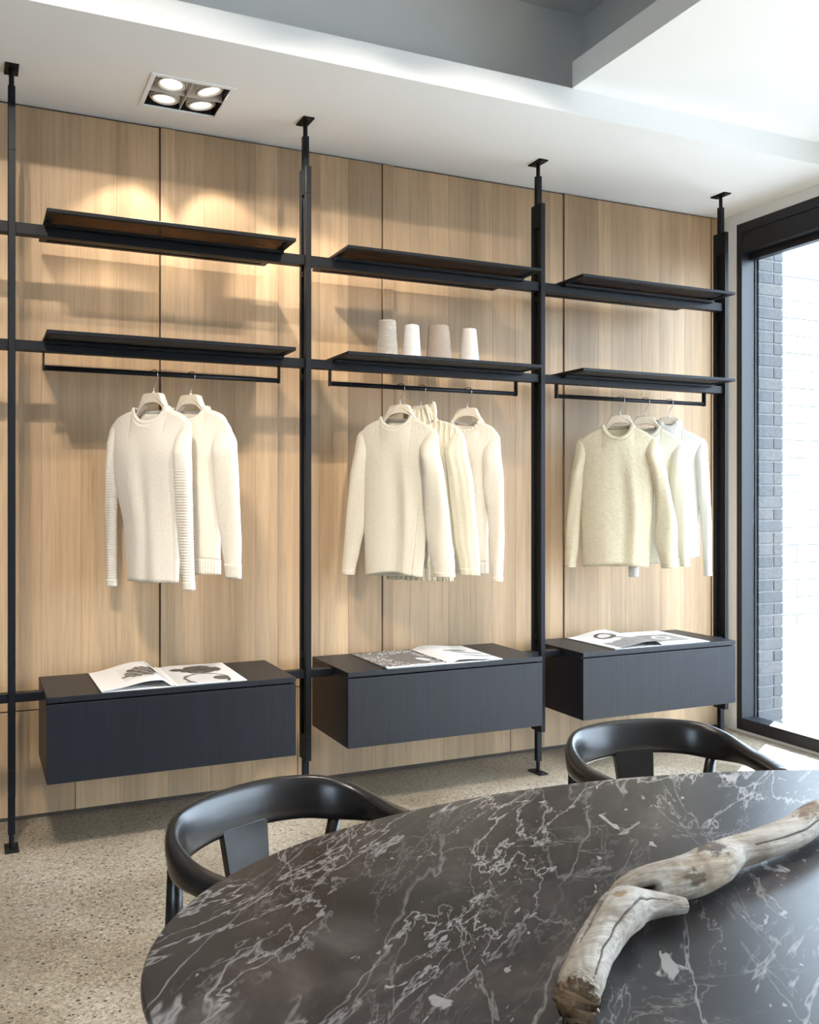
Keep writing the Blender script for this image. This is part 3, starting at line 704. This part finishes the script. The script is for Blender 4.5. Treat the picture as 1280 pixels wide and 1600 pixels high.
        m = MB(); m.rings([ring(lerp(ztop_, zbot + cuff, (i / nz) ** (1.0 if opt.get('hrib') else 1.15))) for i in range(nz + 1)], True, False); sl = m.build('sleeve', mat, s, smooth=True)
        m = MB(); m.rings([ring(lerp(zbot + cuff, zbot, i / 6), opt.get('cuffrib', 0.001)) for i in range(7)], False, False); m.build('cuff', mat, sl, smooth=True, solid=0.003)
    return s

A1, A2, A3 = radians(54), radians(47), radians(38)
def slv(xs, sgn, outer, inner, bot, top=1.582):
    """outer / inner: [(z, x)...]; rounds the shoulder from the tip xs"""
    zs = sorted(set([z for z, _ in outer] + [z for z, _ in inner] + [1.55]), reverse=True)
    o_ = sorted(outer + [(1.562, xs + sgn * 0.012)]); i_ = sorted(inner + [(1.562, xs - sgn * 0.05)])
    tab = [(top, xs - sgn * 0.012, xs - sgn * 0.036), (top - 0.008, xs + sgn * 0.001, xs - sgn * 0.045)]
    for z in zs: tab.append((z, pl(o_, z)[0], pl(i_, z)[0]))
    tab.append((bot, pl(o_, bot)[0], pl(i_, bot)[0]))
    return sorted(set(tab))

def raglan(x, z, u, t):
    r = 0.0
    for sg in (-1, 1):
        for q in range(3):
            xc = sg * (0.082 + (1.60 - z) * 0.36 + q * 0.012)
            if 1.36 < z < 1.60: r -= 0.0022 * exp(-((x - xc) / 0.0028) ** 2) * sstep(1.36, 1.44, z)
    if z < 1.30: r -= 0.003 * exp(-((u - 0.80 + (1.3 - z) * 0.25) / 0.02) ** 2)
    return r
def cable(x, z, u, t):
    r = 0.0028 * cos(x * 2 * pi / 0.024) + 0.0022 * cos(x * 2 * pi / 0.012 + 2.2 * sin(z * 2 * pi / 0.07))
    return r
def diag(x, z, u, t): return 0.0012 * cos((x + z * 0.7) * 2 * pi / 0.022)

sweater(0.506, A1, 'ivory crew neck sweater with ribbed sleeves, front of the left rail', 'knit_ivory', dict(
    neck=(-0.098, 0.078, 1.623), shoulder=(-0.222, 0.183, 1.577), hem=0.958, front=0.056, depth=0.046, rib=0.026, riba=0.0006,
    side=[(0.95, -0.129, 0.126), (1.17, -0.150, 0.140), (1.37, -0.205, 0.168), (1.48, -0.212, 0.172), (1.58, -0.222, 0.183)],
    folds=[(-0.35, 0.16, 0.010, 0.05), (0.25, 0.14, 0.012, 0.1), (0.62, 0.12, 0.008, 0.0), (0.0, 0.1, -0.006, 0.0)],
    sleeveL=(slv(-0.222, -1, [(1.50, -0.254), (1.23, -0.268), (0.928, -0.263)], [(1.50, -0.17), (1.37, -0.200), (1.23, -0.214), (0.928, -0.217)], 0.928), 0.012, dict(hrib=True, cuff=0.028)),
    sleeveR=(slv(0.183, 1, [(1.50, 0.201), (1.408, 0.210), (1.2, 0.219), (0.935, 0.226)], [(1.50, 0.125), (1.35, 0.133), (1.24, 0.138), (1.1, 0.150), (0.935, 0.176)], 0.935), -0.022, dict(hrib=True, cuff=0.028))))
sweater(0.650, A1, 'oat sweater with ribbed hem hanging behind the ivory one', 'knit_oat', dict(
    neck=(-0.085, 0.088, 1.628), shoulder=(-0.20, 0.188, 1.585), hem=0.985, front=0.05, depth=0.04, rib=0.055, riba=0.0020, ribn=5,
    side=[(0.98, -0.150, 0.149), (1.15, -0.16, 0.150), (1.36, -0.185, 0.145), (1.48, -0.195, 0.165), (1.58, -0.20, 0.188)],
    folds=[(0.5, 0.15, 0.010, 0.1), (-0.2, 0.2, 0.008, 0.0)],
    sleeveL=(slv(-0.20, -1, [(1.50, -0.225), (1.23, -0.24), (0.97, -0.23)], [(1.50, -0.15), (1.2, -0.19), (0.97, -0.17)], 0.97), 0.01, dict()),
    sleeveR=(slv(0.188, 1, [(1.49, 0.240), (1.3, 0.256), (1.12, 0.266), (0.974, 0.262)], [(1.50, 0.12), (1.36, 0.130), (1.2, 0.150), (1.12, 0.168), (0.974, 0.195)], 0.974), -0.015, dict(cuff=0.055, cuffrib=0.002))))
sweater(1.560, A2, 'cream raglan crew neck sweater, front of the middle rail', 'knit_cream', dict(
    neck=(-0.091, 0.061, 1.627), shoulder=(-0.195, 0.168, 1.574), hem=0.940, front=0.046, depth=0.038, backf=0.4, arch=0.020, rib=0.02, riba=0.0003, disp=raglan, cols=70, rows=70,
    side=[(0.93, -0.163, 0.103), (1.10, -0.168, 0.118), (1.38, -0.172, 0.140), (1.48, -0.18, 0.155), (1.58, -0.195, 0.168)],
    folds=[(0.30, 0.12, 0.016, 0.18), (0.72, 0.14, 0.014, 0.1), (-0.45, 0.3, 0.008, 0.0), (0.02, 0.14, -0.008, 0.1)],
    sleeveL=(slv(-0.195, -1, [(1.50, -0.218), (1.38, -0.243), (1.15, -0.266), (0.94, -0.285)], [(1.50, -0.13), (1.38, -0.150), (1.18, -0.165), (1.05, -0.195), (0.94, -0.222)], 0.94), 0.004, dict(cuff=0.02, cuffrib=0.0003)),
    sleeveR=(slv(0.168, 1, [(1.50, 0.188), (1.375, 0.216), (1.15, 0.245), (1.0, 0.264), (0.947, 0.263)], [(1.50, 0.10), (1.38, 0.120), (1.2, 0.128), (1.13, 0.133), (1.0, 0.160), (0.947, 0.172)], 0.947), -0.03, dict(cuff=0.02, cuffrib=0.0003, fat=1.3))))
sweater(1.662, A2, 'butter cable knit sweater with tall ribbed collar, second on the middle rail', 'knit_butter', dict(
    neck=(-0.068, 0.064, 1.628), shoulder=(-0.20, 0.187, 1.583), hem=0.920, front=0.03, depth=0.028, rib=0.05, riba=0.0020, ribn=6, disp=cable, cols=80, rows=70,
    side=[(0.91, -0.16, 0.15), (1.1, -0.17, 0.155), (1.38, -0.185, 0.155), (1.48, -0.19, 0.168), (1.58, -0.20, 0.187)], folds=[(0.4, 0.2, 0.008, 0.1)],
    collar=0.054, collar_t=0.009, collar_tilt=0.06, collar_rib=0.0022, collar_flare=0.10,
    sleeveL=(slv(-0.20, -1, [(1.50, -0.225), (1.2, -0.25), (0.95, -0.26)], [(1.50, -0.14), (1.2, -0.17), (0.95, -0.185)], 0.95), 0.01, dict(vrib=0.05)),
    sleeveR=(slv(0.187, 1, [(1.50, 0.215), (1.344, 0.246), (1.1, 0.268), (1.0, 0.276), (0.95, 0.275)], [(1.50, 0.11), (1.35, 0.130), (1.1, 0.155), (1.0, 0.18), (0.95, 0.19)], 0.95), -0.012, dict(vrib=0.07, cuff=0.03, fat=1.2))))
sweater(1.893, A2, 'blush knitted sweater hanging last on the middle rail', 'knit_blush', dict(
    neck=(-0.072, 0.067, 1.622), shoulder=(-0.16, 0.142, 1.580), hem=0.943, front=0.045, depth=0.042, rib=0.05, riba=0.0018, ribn=5, disp=diag,
    side=[(0.94, -0.128, 0.100), (1.1, -0.13, 0.098), (1.36, -0.15, 0.108), (1.48, -0.155, 0.125), (1.58, -0.16, 0.142)], folds=[(0.5, 0.2, 0.008, 0.1)],
    sleeveL=(slv(-0.16, -1, [(1.50, -0.18), (1.2, -0.20), (0.92, -0.195)], [(1.50, -0.11), (1.2, -0.15), (0.92, -0.145)], 0.92), 0.01, dict()),
    sleeveR=(slv(0.142, 1, [(1.50, 0.160), (1.38, 0.176), (1.1, 0.180), (0.912, 0.172)], [(1.50, 0.075), (1.40, 0.080), (1.34, 0.078), (1.2, 0.105), (0.912, 0.123)], 0.912), -0.02, dict(cuff=0.02))))
sweater(2.744, A3, 'pale yellow boucle crew neck sweater, front of the right rail', 'knit_boucle', dict(
    neck=(-0.087, 0.064, 1.632), shoulder=(-0.200, 0.172, 1.568), hem=0.946, front=0.066, depth=0.048, backf=0.45, arch=0.016, rib=0.03, riba=0.0003, collar=0.013, collar_t=0.007,
    side=[(0.94, -0.178, 0.136), (1.05, -0.182, 0.142), (1.20, -0.186, 0.157), (1.36, -0.188, 0.160), (1.48, -0.19, 0.165), (1.58, -0.200, 0.172)],
    folds=[(0.35, 0.10, 0.012, 0.15), (-0.3, 0.2, 0.008, 0.0), (0.72, 0.12, 0.012, 0.05), (0.1, 0.1, -0.008, 0.1)],
    sleeveL=(slv(-0.200, -1, [(1.50, -0.218), (1.398, -0.238), (1.139, -0.261), (0.940, -0.264)], [(1.50, -0.14), (1.38, -0.165), (1.20, -0.188), (1.05, -0.20), (0.940, -0.215)], 0.940), 0.004, dict(cuff=0.02, cuffrib=0.0003)),
    sleeveR=(slv(0.172, 1, [(1.50, 0.196), (1.395, 0.224), (1.142, 0.271), (0.944, 0.272)], [(1.50, 0.11), (1.38, 0.150), (1.30, 0.168), (1.2, 0.166), (1.08, 0.160), (0.944, 0.197)], 0.944), -0.012, dict(cuff=0.03, cuffrib=0.0003, fat=1.35))))
sweater(2.897, A3, 'pale cream fine knit sweater between two others on the right rail', 'knit_pale', dict(
    neck=(-0.075, 0.074, 1.628), shoulder=(-0.195, 0.182, 1.560), hem=0.96, front=0.05, depth=0.042, rib=0.03, riba=0.0004,
    side=[(0.95, -0.15, 0.125), (1.1, -0.15, 0.12), (1.36, -0.17, 0.115), (1.48, -0.185, 0.15), (1.58, -0.195, 0.182)], folds=[(0.5, 0.2, 0.01, 0.1)],
    sleeveL=(slv(-0.195, -1, [(1.50, -0.21), (1.2, -0.222), (0.95, -0.22)], [(1.50, -0.14), (1.2, -0.16), (0.95, -0.165)], 0.95, 1.568), 0.01, dict()),
    sleeveR=(slv(0.182, 1, [(1.50, 0.197), (1.3, 0.204), (1.075, 0.211), (0.948, 0.214)], [(1.50, 0.12), (1.36, 0.115), (1.2, 0.14), (1.08, 0.15), (0.948, 0.168)], 0.948, 1.568), -0.015, dict(cuff=0.02, cuffrib=0.0003))))
sweater(3.046, A3, 'white turtleneck sweater nearest to the window', 'knit_white', dict(
    neck=(-0.062, 0.060, 1.628), shoulder=(-0.185, 0.176, 1.572), hem=0.985, front=0.030, depth=0.04, rib=0.03, riba=0.0004,
    side=[(0.98, -0.15, 0.150), (1.15, -0.15, 0.145), (1.36, -0.165, 0.150), (1.48, -0.175, 0.160), (1.58, -0.185, 0.176)], folds=[(0.4, 0.2, 0.008, 0.1)],
    collar=0.038, collar_t=0.008, collar_tilt=0.10,
    sleeveL=(slv(-0.185, -1, [(1.50, -0.195), (1.2, -0.20), (0.885, -0.195)], [(1.50, -0.13), (1.2, -0.145), (0.885, -0.148)], 0.885), -0.012, dict()),
    sleeveR=(slv(0.176, 1, [(1.50, 0.188), (1.3, 0.200), (1.138, 0.207), (0.896, 0.207)], [(1.50, 0.12), (1.36, 0.135), (1.138, 0.155), (0.896, 0.170)], 0.896), -0.012, dict(cuff=0.02, cuffrib=0.0003))))
for xh, a, wd in ((0.506, A1, 'in the front sweater of the left rail'), (0.650, A1, 'in the rear sweater of the left rail'), (1.560, A2, 'in the raglan sweater of the middle rail'),
                  (1.662, A2, 'hidden in the tall collar of the cable sweater'), (1.893, A2, 'in the last sweater of the middle rail'), (2.744, A3, 'in the yellow boucle sweater of the right rail'),
                  (2.897, A3, 'in the second sweater of the right rail'), (3.046, A3, 'in the white turtleneck nearest to the window')):
    hanger(xh, a, 'cream contoured hanger with steel hook ' + wd, 0.55 if abs(xh - 1.893) < 0.01 else 0.86)

# ------------------------------------------------------------------ yarn cones on the lower middle shelf
from mathutils import noise as mnoise
def cone(x, y, rb, rt, h, mat, label, lump, open_top):
    c = empty('yarn_cone', (x, y, 1.872)); tag(c, label, 'yarn cone', 'yarn cones on the shelf')
    n = 48; rings = []
    prof = [(rb * 0.90, 0.0), (rb, 0.006)] + [(lerp(rb, rt, i / 40), lerp(0.006, h - 0.006, i / 40)) for i in range(1, 41)] + [(rt * 0.93, h), (rt * 0.55, h + 0.001), (rt * 0.42, h - 0.012)]
    for r, z in prof:
        rings.append([((r + lump * mnoise.noise(Vector((cos(2 * pi * q / n) * 9, sin(2 * pi * q / n) * 9, z * 160)))) * cos(2 * pi * q / n), (r + lump * mnoise.noise(Vector((cos(2 * pi * q / n) * 9, sin(2 * pi * q / n) * 9, z * 160)))) * sin(2 * pi * q / n), z) for q in range(n)])
    MB().rings(rings).build('yarn', mat, c, smooth=True)
    tb = MB(); rr = rt * 0.40
    def rg(r, z): return [(r * cos(2 * pi * q / 24), r * sin(2 * pi * q / 24), z) for q in range(24)]
    tb.rings([rg(rr, h - 0.02), rg(rr * 0.96, h + open_top), rg(rr * 0.8, h + open_top), rg(rr * 0.84, h - 0.018)], False, True)
    tb.build('core_tube', 'card' if mat != 'yarn_white' else 'hanger_plastic', c, smooth=False)
cone(1.520, 0.05, 0.049, 0.039, 0.190, 'yarn_boucle', 'leftmost yarn cone, beige boucle yarn', 0.0022, 0.002)
cone(1.640, 0.05, 0.0445, 0.033, 0.178, 'yarn_white', 'off white yarn cone between the boucle and taupe cones', 0.0006, 0.006)
cone(1.775, 0.05, 0.060, 0.046, 0.186, 'yarn_taupe', 'widest yarn cone, taupe brown yarn', 0.0007, 0.001)
cone(1.931, 0.05, 0.0495, 0.0325, 0.184, 'yarn_shell', 'rightmost yarn cone, pale shell yarn with dark rim', 0.0005, 0.003)

# ------------------------------------------------------------------ open magazines on the benches
def fbm(x, y, s, seed=0.0, oct=4):
    r = 0; a = 1; tot = 0
    for i in range(oct): r += a * mnoise.noise(Vector((x * s, y * s, seed + i * 3.1))); tot += a; a *= 0.55; s *= 2.1
    return r / tot
def blob(u, v, cu, cv, ru, rv, rot=0.0):
    du, dv = u - cu, v - cv; c, s_ = cos(rot), sin(rot); a, b_ = (du * c + dv * s_) / ru, (-du * s_ + dv * c) / rv
    return sqrt(a * a + b_ * b_)
W_ = (0.80, 0.79, 0.79)
def gr(x, tint=0.0): return (x * (1 + tint), x, x * (1 - tint * 0.3))
def print_1l(u, v):
    if 0.80 < u < 0.93 and 0.865 < v < 0.90 and abs(sin(u * 210)) > 0.45: return gr(0.35)
    if 0.36 < u < 0.97 and 0.20 < v < 0.80:
        a, b_ = (u - 0.36) / 0.61, (v - 0.20) / 0.60; c = 0.66 + 0.08 * b_
        n = fbm(u, v, 9, 2)
        if a > 0.74 and b_ > 0.30 and (a - 0.74) / 0.26 < (1.0 - b_) * 1.5: return gr(0.05, 0.04)
        if blob(u, v, 0.66, 0.49, 0.24, 0.22, 0.35) + 0.4 * n < 1.0:
            w = sin((u * 1.1 + v * 0.8 + 0.1 * n) * 46); return gr(0.06 + 0.26 * max(0, w) ** 1.5 + 0.12 * max(0, n), 0.05)
        if 0.25 < b_ * 1.0 < 0.36 and a < 0.55: return gr(0.10 if n > -0.2 else 0.4, 0.04)
        return gr(c)
    return W_
def print_1r(u, v):
    n = fbm(u, v, 7, 5)
    if u < 0.06 or u > 0.97 or v < 0.04 or v > 0.97: return W_
    hair = min(blob(u, v, 0.54, 0.70, 0.27, 0.20, 0.1), blob(u, v, 0.26, 0.74, 0.13, 0.07), blob(u, v, 0.74, 0.68, 0.13, 0.12)) + 0.35 * n
    if hair < 1: return gr(0.035 + 0.10 * max(0, sin(u * 60 + n * 8)) * (hair > 0.5), 0.06)
    sh = blob(u, v, 0.52, 0.22, 0.32, 0.28, -0.15) + 0.15 * n
    if sh < 1.0: return gr(0.08, 0.05) if sh > 0.86 or (blob(u, v, 0.72, 0.22, 0.12, 0.10) < 1) else gr(0.62 + 0.12 * n, 0.01)
    if blob(u, v, 0.44, 0.12, 0.26, 0.06, 0.1) < 1: return gr(0.12, 0.05)
    return gr(0.60 + 0.14 * u, 0.015)
def print_2l(u, v):
    if v < 0.05: return W_
    n = fbm(u, v, 6, 11); m_ = fbm(u, v, 26, 13, 3)
    body = blob(u, v, 0.64, 0.45, 0.28, 0.34, 0.3) + 0.5 * n
    if body < 1: return gr(0.10 + 0.14 * max(0, m_) + (0.5 if blob(u, v, 0.80, 0.30, 0.07, 0.14, 0.6) < 1 else 0), 0.02)
    if abs(m_) < 0.10 or abs(n) < 0.05: return gr(0.05)
    return gr(0.60 + 0.25 * m_ if m_ > -0.1 else 0.18)
def print_2r(u, v):
    n = fbm(u, v, 5, 17)
    for cu, cv, ru, rv, rot in ((0.58, 0.62, 0.24, 0.07, 0.12), (0.70, 0.46, 0.28, 0.05, -0.18), (0.72, 0.26, 0.27, 0.05, -0.12)):
        q = blob(u, v, cu, cv, ru, rv, rot) + 0.35 * n
        if q < 1: return gr(0.08 + 0.28 * q * abs(sin(v * 60 + u * 12)), 0.0)
    return gr(0.76 - 0.05 * v)
def print_3l(u, v):
    n = fbm(u, v, 6, 23); m_ = fbm(u, v, 18, 25)
    q = blob(u, v, 0.46, 0.66, 0.17, 0.17, 0.2) + 0.2 * n
    if 0.62 < q < 1.0 or abs(u - 0.52 - 0.3 * (0.6 - v)) < 0.02 and 0.35 < v < 0.6: return gr(0.05)
    if v < 0.36 + 0.15 * n and 0.12 < u < 0.92: return gr(0.22 + 0.14 * m_)
    if abs(m_) < 0.05 and 0.3 < v < 0.75 and u > 0.4: return gr(0.3)
    return gr(0.74)
def print_3r(u, v):
    n = fbm(u, v, 9, 31)
    if 0.10 < u < 0.86 and 0.18 < v < 0.70:
        if 0.55 < blob(u, v, 0.45, 0.45, 0.22, 0.15, 0.3) < 0.9: return gr(0.62)
        return gr(0.16 + 0.16 * n + 0.12 * u)
    return gr(0.77)
def magazine(x0, xs, x1, y0, y1, zb, hl, hr, pl_, pr, label):
    m_ = empty('magazine', ((x0 + x1) / 2, (y0 + y1) / 2, zb)); tag(m_, label, 'magazine', 'open magazines on the benches')
    ox, oy = (x0 + x1) / 2, (y0 + y1) / 2
    blk = MB(); blk.box(x0 - ox + 0.003, x1 - ox - 0.003, y0 - oy + 0.003, y1 - oy - 0.003, 0.0002, 0.0026); blk.build('page_block', 'paper_edge', m_)
    for side_, (xa, xb, hh, fn) in enumerate(((x0, xs, hl, pl_), (xs, x1, hr, pr))):
        nu, nv = 96, 96; me = bpy.data.meshes.new('page'); vts = []; cols = []; fcs = []
        for j in range(nv + 1):
            for i in range(nu + 1):
                u, v = i / nu, j / nv; q = u if side_ == 0 else 1 - u       # q: 0 outer edge .. 1 spine
                z = 0.0032 + hh * sstep(0.0, 0.72, q) * (1 - sstep(0.80, 1.0, q)) * (0.92 + 0.16 * v) + (0.004 if q > 0.98 else 0) + 0.003 * (1 - q) * (1 - q) * (v if side_ else 1 - v)
                vts.append((lerp(xa, xb, u) - ox, lerp(y0, y1, v) - oy, z)); cols.append(fn(u, v))
        for j in range(nv):
            for i in range(nu):
                b_ = j * (nu + 1) + i; fcs.append((b_, b_ + 1, b_ + nu + 2, b_ + nu + 1))
        me.from_pydata(vts, [], fcs); me.materials.append(M['printed_page'])
        ca = me.color_attributes.new('print', 'FLOAT_COLOR', 'POINT')
        for k, c in enumerate(cols): ca.data[k].color = (*c, 1)
        for p in me.polygons: p.use_smooth = True
        ob = bpy.data.objects.new('page', me); C.objects.link(ob); ob.parent = m_
        md = ob.modifiers.new('solid', 'SOLIDIFY'); md.thickness = 0.0012; md.offset = -1
magazine(0.285, 0.548, 0.822, -0.210, 0.200, 0.581, 0.030, 0.003, print_1l, print_1r, 'open magazine with a portrait page on the left bench')
magazine(1.405, 1.690, 1.955, -0.212, 0.178, 0.581, 0.004, 0.014, print_2l, print_2r, 'open magazine with a leafy photograph on the middle bench')
magazine(2.562, 2.850, 3.130, -0.200, 0.190, 0.581, 0.026, 0.004, print_3l, print_3r, 'open magazine with pale pages on the right bench by the window')

# ------------------------------------------------------------------ oval marble table
TC, TA, TB, TR, TZ = (1.0546, -2.8018), 1.034, 0.634, math.atan2(-0.2334, 0.9724), 0.70
tb = empty('oval_table', (TC[0], TC[1], 0), TR); tag(tb, 'large oval table with dark grey veined marble top', 'table')
n = 160; rings = []
for d, z in ((0.10, TZ - 0.030), (0.012, TZ - 0.022), (0.0035, TZ - 0.012), (0.0, TZ - 0.007), (0.001, TZ - 0.003), (0.004, TZ)):
    rings.append([((TA - d) * cos(2 * pi * q / n), (TB - d) * sin(2 * pi * q / n), z) for q in range(n)])
MB().rings(rings).build('marble_top', 'marble', tb, smooth=False)
rings = []
for r, z in ((0.34, 0.0), (0.335, 0.012), (0.25, 0.028), (0.13, 0.07), (0.065, 0.16), (0.048, 0.30), (0.052, 0.45), (0.085, 0.57), (0.17, 0.645), (0.24, 0.6695)):
    rings.append([(r * 1.25 * cos(2 * pi * q / 48), r * sin(2 * pi * q / 48), z) for q in range(48)])
MB().rings(rings).build('pedestal', 'black_metal', tb, smooth=True)

# ------------------------------------------------------------------ armchairs
def chair(x, y, face, label):
    """local -Y is the front; face = angle that turns -Y towards the table"""
    c = empty('armchair', (x, y, 0), face); tag(c, label, 'chair', 'black armchairs at the oval table')
    base = [(0.222, -0.275, 0.583), (0.236, -0.21, 0.584), (0.246, -0.14, 0.586), (0.245, -0.07, 0.590), (0.224, -0.005, 0.598), (0.172, 0.048, 0.608), (0.092, 0.078, 0.614), (0.0, 0.086, 0.616)]
    full = base + [(-px, py, pz) for px, py, pz in reversed(base[:-1])]
    path = catmull(full, 96); m = MB(); rings = []; nk = 24
    for i, p in enumerate(path):
        t = i / 96; d = abs(t - 0.5) * 2            # 0 back centre .. 1 tips
        tg = (path[min(i + 1, 96)] - path[max(i - 1, 0)]).normalized(); out = tg.cross(Vector((0, 0, 1))).normalized()
        if out.dot(Vector((p.x, p.y + 0.05, 0))) < 0: out = -out
        k = sstep(0.30, 0.72, d)
        hh = lerp(0.047, 0.0215, k); hw = lerp(0.0125, 0.024, sstep(0.25, 0.75, d)); lean = lerp(0.20, 0.0, k)
        e = 1.0
        if d > 0.965: e = sqrt(max(0.02, 1 - ((d - 0.965) / 0.036) ** 2))
        upv = (Vector((0, 0, 1)) + out * lean).normalized()
        ring = []
        for q in range(nk):
            a = 2 * pi * q / nk; ca, sa = cos(a), sin(a); pw = 0.72
            ring.append(p + out * (hw * e * math.copysign(abs(ca) ** pw, ca)) + upv * (hh * e * math.copysign(abs(sa) ** pw, sa)))
        rings.append(ring)
    m.rings(rings); m.build('arm_bow', 'chair_wood', c, smooth=True)
    # splat
    sp = MB(); pr = []
    for i in range(9):
        t = i / 8; z = lerp(0.585, 0.400, t); w = lerp(0.060, 0.046, t); yy = lerp(0.076, 0.045, t) ; th = 0.009
        pr.append([(-w, yy + th, z), (-w, yy - th, z), (w, yy - th, z), (w, yy + th, z)])
    sp.rings(pr); sp.build('splat', 'chair_wood', c, 0.002)
    # seat: rounded pad
    st = MB(); nS = 48; rs = []
    for d, z in ((0.035, 0.385), (0.006, 0.392), (0.0, 0.402), (0.006, 0.412), (0.03, 0.4175), (0.10, 0.415)):
        ring = []
        for q in range(nS):
            a = 2 * pi * q / nS; ca, sa = cos(a), sin(a); px = math.copysign(abs(ca) ** 0.6, ca) * (0.235 - d); py = math.copysign(abs(sa) ** 0.6, sa) * (0.205 - d) - 0.11
            ring.append((px * (1.0 - 0.12 * (py + 0.11) / 0.205), py, z))
        rs.append(ring)
    st.rings(rs); st.build('seat', 'black_oak', c, smooth=True)
    for sg in (-1, 1):
        MB().tube([(sg * 0.240, -0.185, 0.572), (sg * 0.232, -0.20, 0.42), (sg * 0.238, -0.225, 0.20), (sg * 0.246, -0.245, 0.0)], [0.0135, 0.019, 0.017, 0.011], 16).build('leg', 'chair_wood', c, smooth=True)
        MB().tube([(sg * 0.212, 0.012, 0.585), (sg * 0.198, 0.035, 0.42), (sg * 0.203, 0.080, 0.20), (sg * 0.210, 0.125, 0.0)], [0.0135, 0.019, 0.017, 0.011], 16).build('leg', 'chair_wood', c, smooth=True)
    ap = MB(); ap.box(-0.20, 0.20, -0.26, -0.24, 0.35, 0.386); ap.build('apron', 'chair_wood', c, 0.002)
    return c
chair(0.417, -1.838, math.atan2(0.38, 0.92), 'black wooden armchair with curved back, before the left bench')
chair(1.515, -1.71, math.atan2(-0.15, 0.99), 'black wooden armchair with curved back, before the right bench')

# ------------------------------------------------------------------ driftwood branch on the table
dw = empty('driftwood', (0.75, -2.72, TZ)); tag(dw, 'weathered pale driftwood branch lying on the marble table', 'driftwood')
def limb(name, pts, rad, seed, cracks, stains, nring=200, nk=120, flat=1.0, rough0=0.0, rough1=0.0):
    path = catmull(pts, nring); me_v = []; rings = []; cols = []
    rp = [Vector((r, 0, 0)) for r in rad]; rr = [v.x for v in catmull(rp, nring)]
    prev = Vector((0, 0, 1))
    for i, p in enumerate(path):
        t = i / nring; tg = (path[min(i + 1, nring)] - path[max(i - 1, 0)]).normalized()
        up = (prev - tg * prev.dot(tg)).normalized(); sd = tg.cross(up); ring = []
        for q in range(nk):
            a = 2 * pi * q / nk; dv = up * cos(a) * flat + sd * sin(a); pp = p + dv * rr[i]
            r = rr[i] * (1 + 0.10 * mnoise.noise(Vector((t * 5 + seed, cos(a) * 1.2, sin(a) * 1.2))) + 0.035 * mnoise.noise(Vector((t * 18 + seed, cos(a) * 4, sin(a) * 4))))
            e0, e1 = exp(-t / 0.05) * rough0, exp(-(1 - t) / 0.05) * rough1
            r *= 1 + (e0 + e1) * mnoise.noise(Vector((t * 60 + seed, cos(a) * 5, sin(a) * 5)))
            col = 1.0; tint = Vector((1, 1, 1))
            for (a0, a1, t0, t1, w, dep) in cracks:
                if t0 <= t <= t1:
                    f = (t - t0) / (t1 - t0); ac = lerp(a0, a1, f) + 0.12 * mnoise.noise(Vector((t * 14, seed, 1)));  da = (a - ac + pi) % (2 * pi) - pi
                    ww = w * sin(pi * min(1, max(0.02, f))) ** 0.5; k = exp(-(da / ww) ** 2); r -= dep * k; tint = tint.lerp(Vector((0.10, 0.085, 0.07)), min(1, k * 1.1))
            for (sa, st_, ra, rt_, cc) in stains:
                da = (a - sa + pi) % (2 * pi) - pi; k = (da / ra) ** 2 + ((t - st_) / rt_) ** 2 + 1.3 * mnoise.noise(Vector((t * 26, a * 2.5, seed))) + 0.8 * mnoise.noise(Vector((t * 90, a * 8, seed)))
                if k < 1: tint = Vector([min(x1, x2) for x1, x2 in zip(tint, Vector((1, 1, 1)).lerp(Vector(cc), min(1, (1 - k) * 2)))])
            ring.append(p + dv * r); cols.append(tint)
        rings.append(ring); prev = up
    for ring in rings:
        for v in ring: v.z = max(v.z, TZ + 0.0012)
    off = Vector(dw.location)
    m = MB(); m.rings([[v - off for v in ring] for ring in rings]); o = m.build(name, 'driftwood', dw, smooth=True)
    ca = o.data.color_attributes.new('stain', 'FLOAT_COLOR', 'POINT')
    for k, c in enumerate(cols): ca.data[k].color = (c.x, c.y, c.z, 1)
    return o
limb('trunk', [(0.459, -2.884, 0.724), (0.485, -2.857, 0.726), (0.53, -2.815, 0.731), (0.585, -2.770, 0.733), (0.640, -2.735, 0.735), (0.690, -2.722, 0.728), (0.745, -2.735, 0.722)],
     [0.023, 0.0255, 0.025, 0.027, 0.029, 0.020, 0.010], 3.0,
     [(5.9, 5.5, 0.30, 0.86, 0.09, 0.016), (0.75, 0.9, 0.12, 0.95, 0.035, 0.005)],
     [(0, 0.0, 9, 0.055, (0.55, 0.40, 0.26)), (0.3, 0.02, 1.2, 0.05, (0.30, 0.21, 0.14)), (0.1, 0.62, 0.3, 0.03, (0.75, 0.55, 0.36))], rough0=0.5, rough1=0.1)
limb('branch', [(0.650, -2.704, 0.731), (0.680, -2.694, 0.734), (0.73, -2.690, 0.737), (0.80, -2.684, 0.735), (0.865, -2.665, 0.734), (0.925, -2.640, 0.733), (1.0, -2.628, 0.731), (1.08, -2.610, 0.731), (1.17, -2.575, 0.733), (1.28, -2.552, 0.732)],
     [0.014, 0.022, 0.028, 0.030, 0.0295, 0.024, 0.024, 0.025, 0.025, 0.022], 8.0,
     [(1.6, 1.2, 0.02, 0.20, 0.45, 0.022), (0.9, 1.3, 0.60, 0.98, 0.05, 0.005)],
     [(0.0, 0.42, 0.7, 0.055, (0.30, 0.25, 0.22)), (1.2, 0.30, 0.5, 0.03, (0.35, 0.26, 0.18)), (0.2, 0.85, 0.8, 0.06, (0.50, 0.37, 0.25)), (1.0, 0.36, 1.2, 0.12, (0.86, 0.74, 0.60))], rough0=0.2, rough1=0.2)
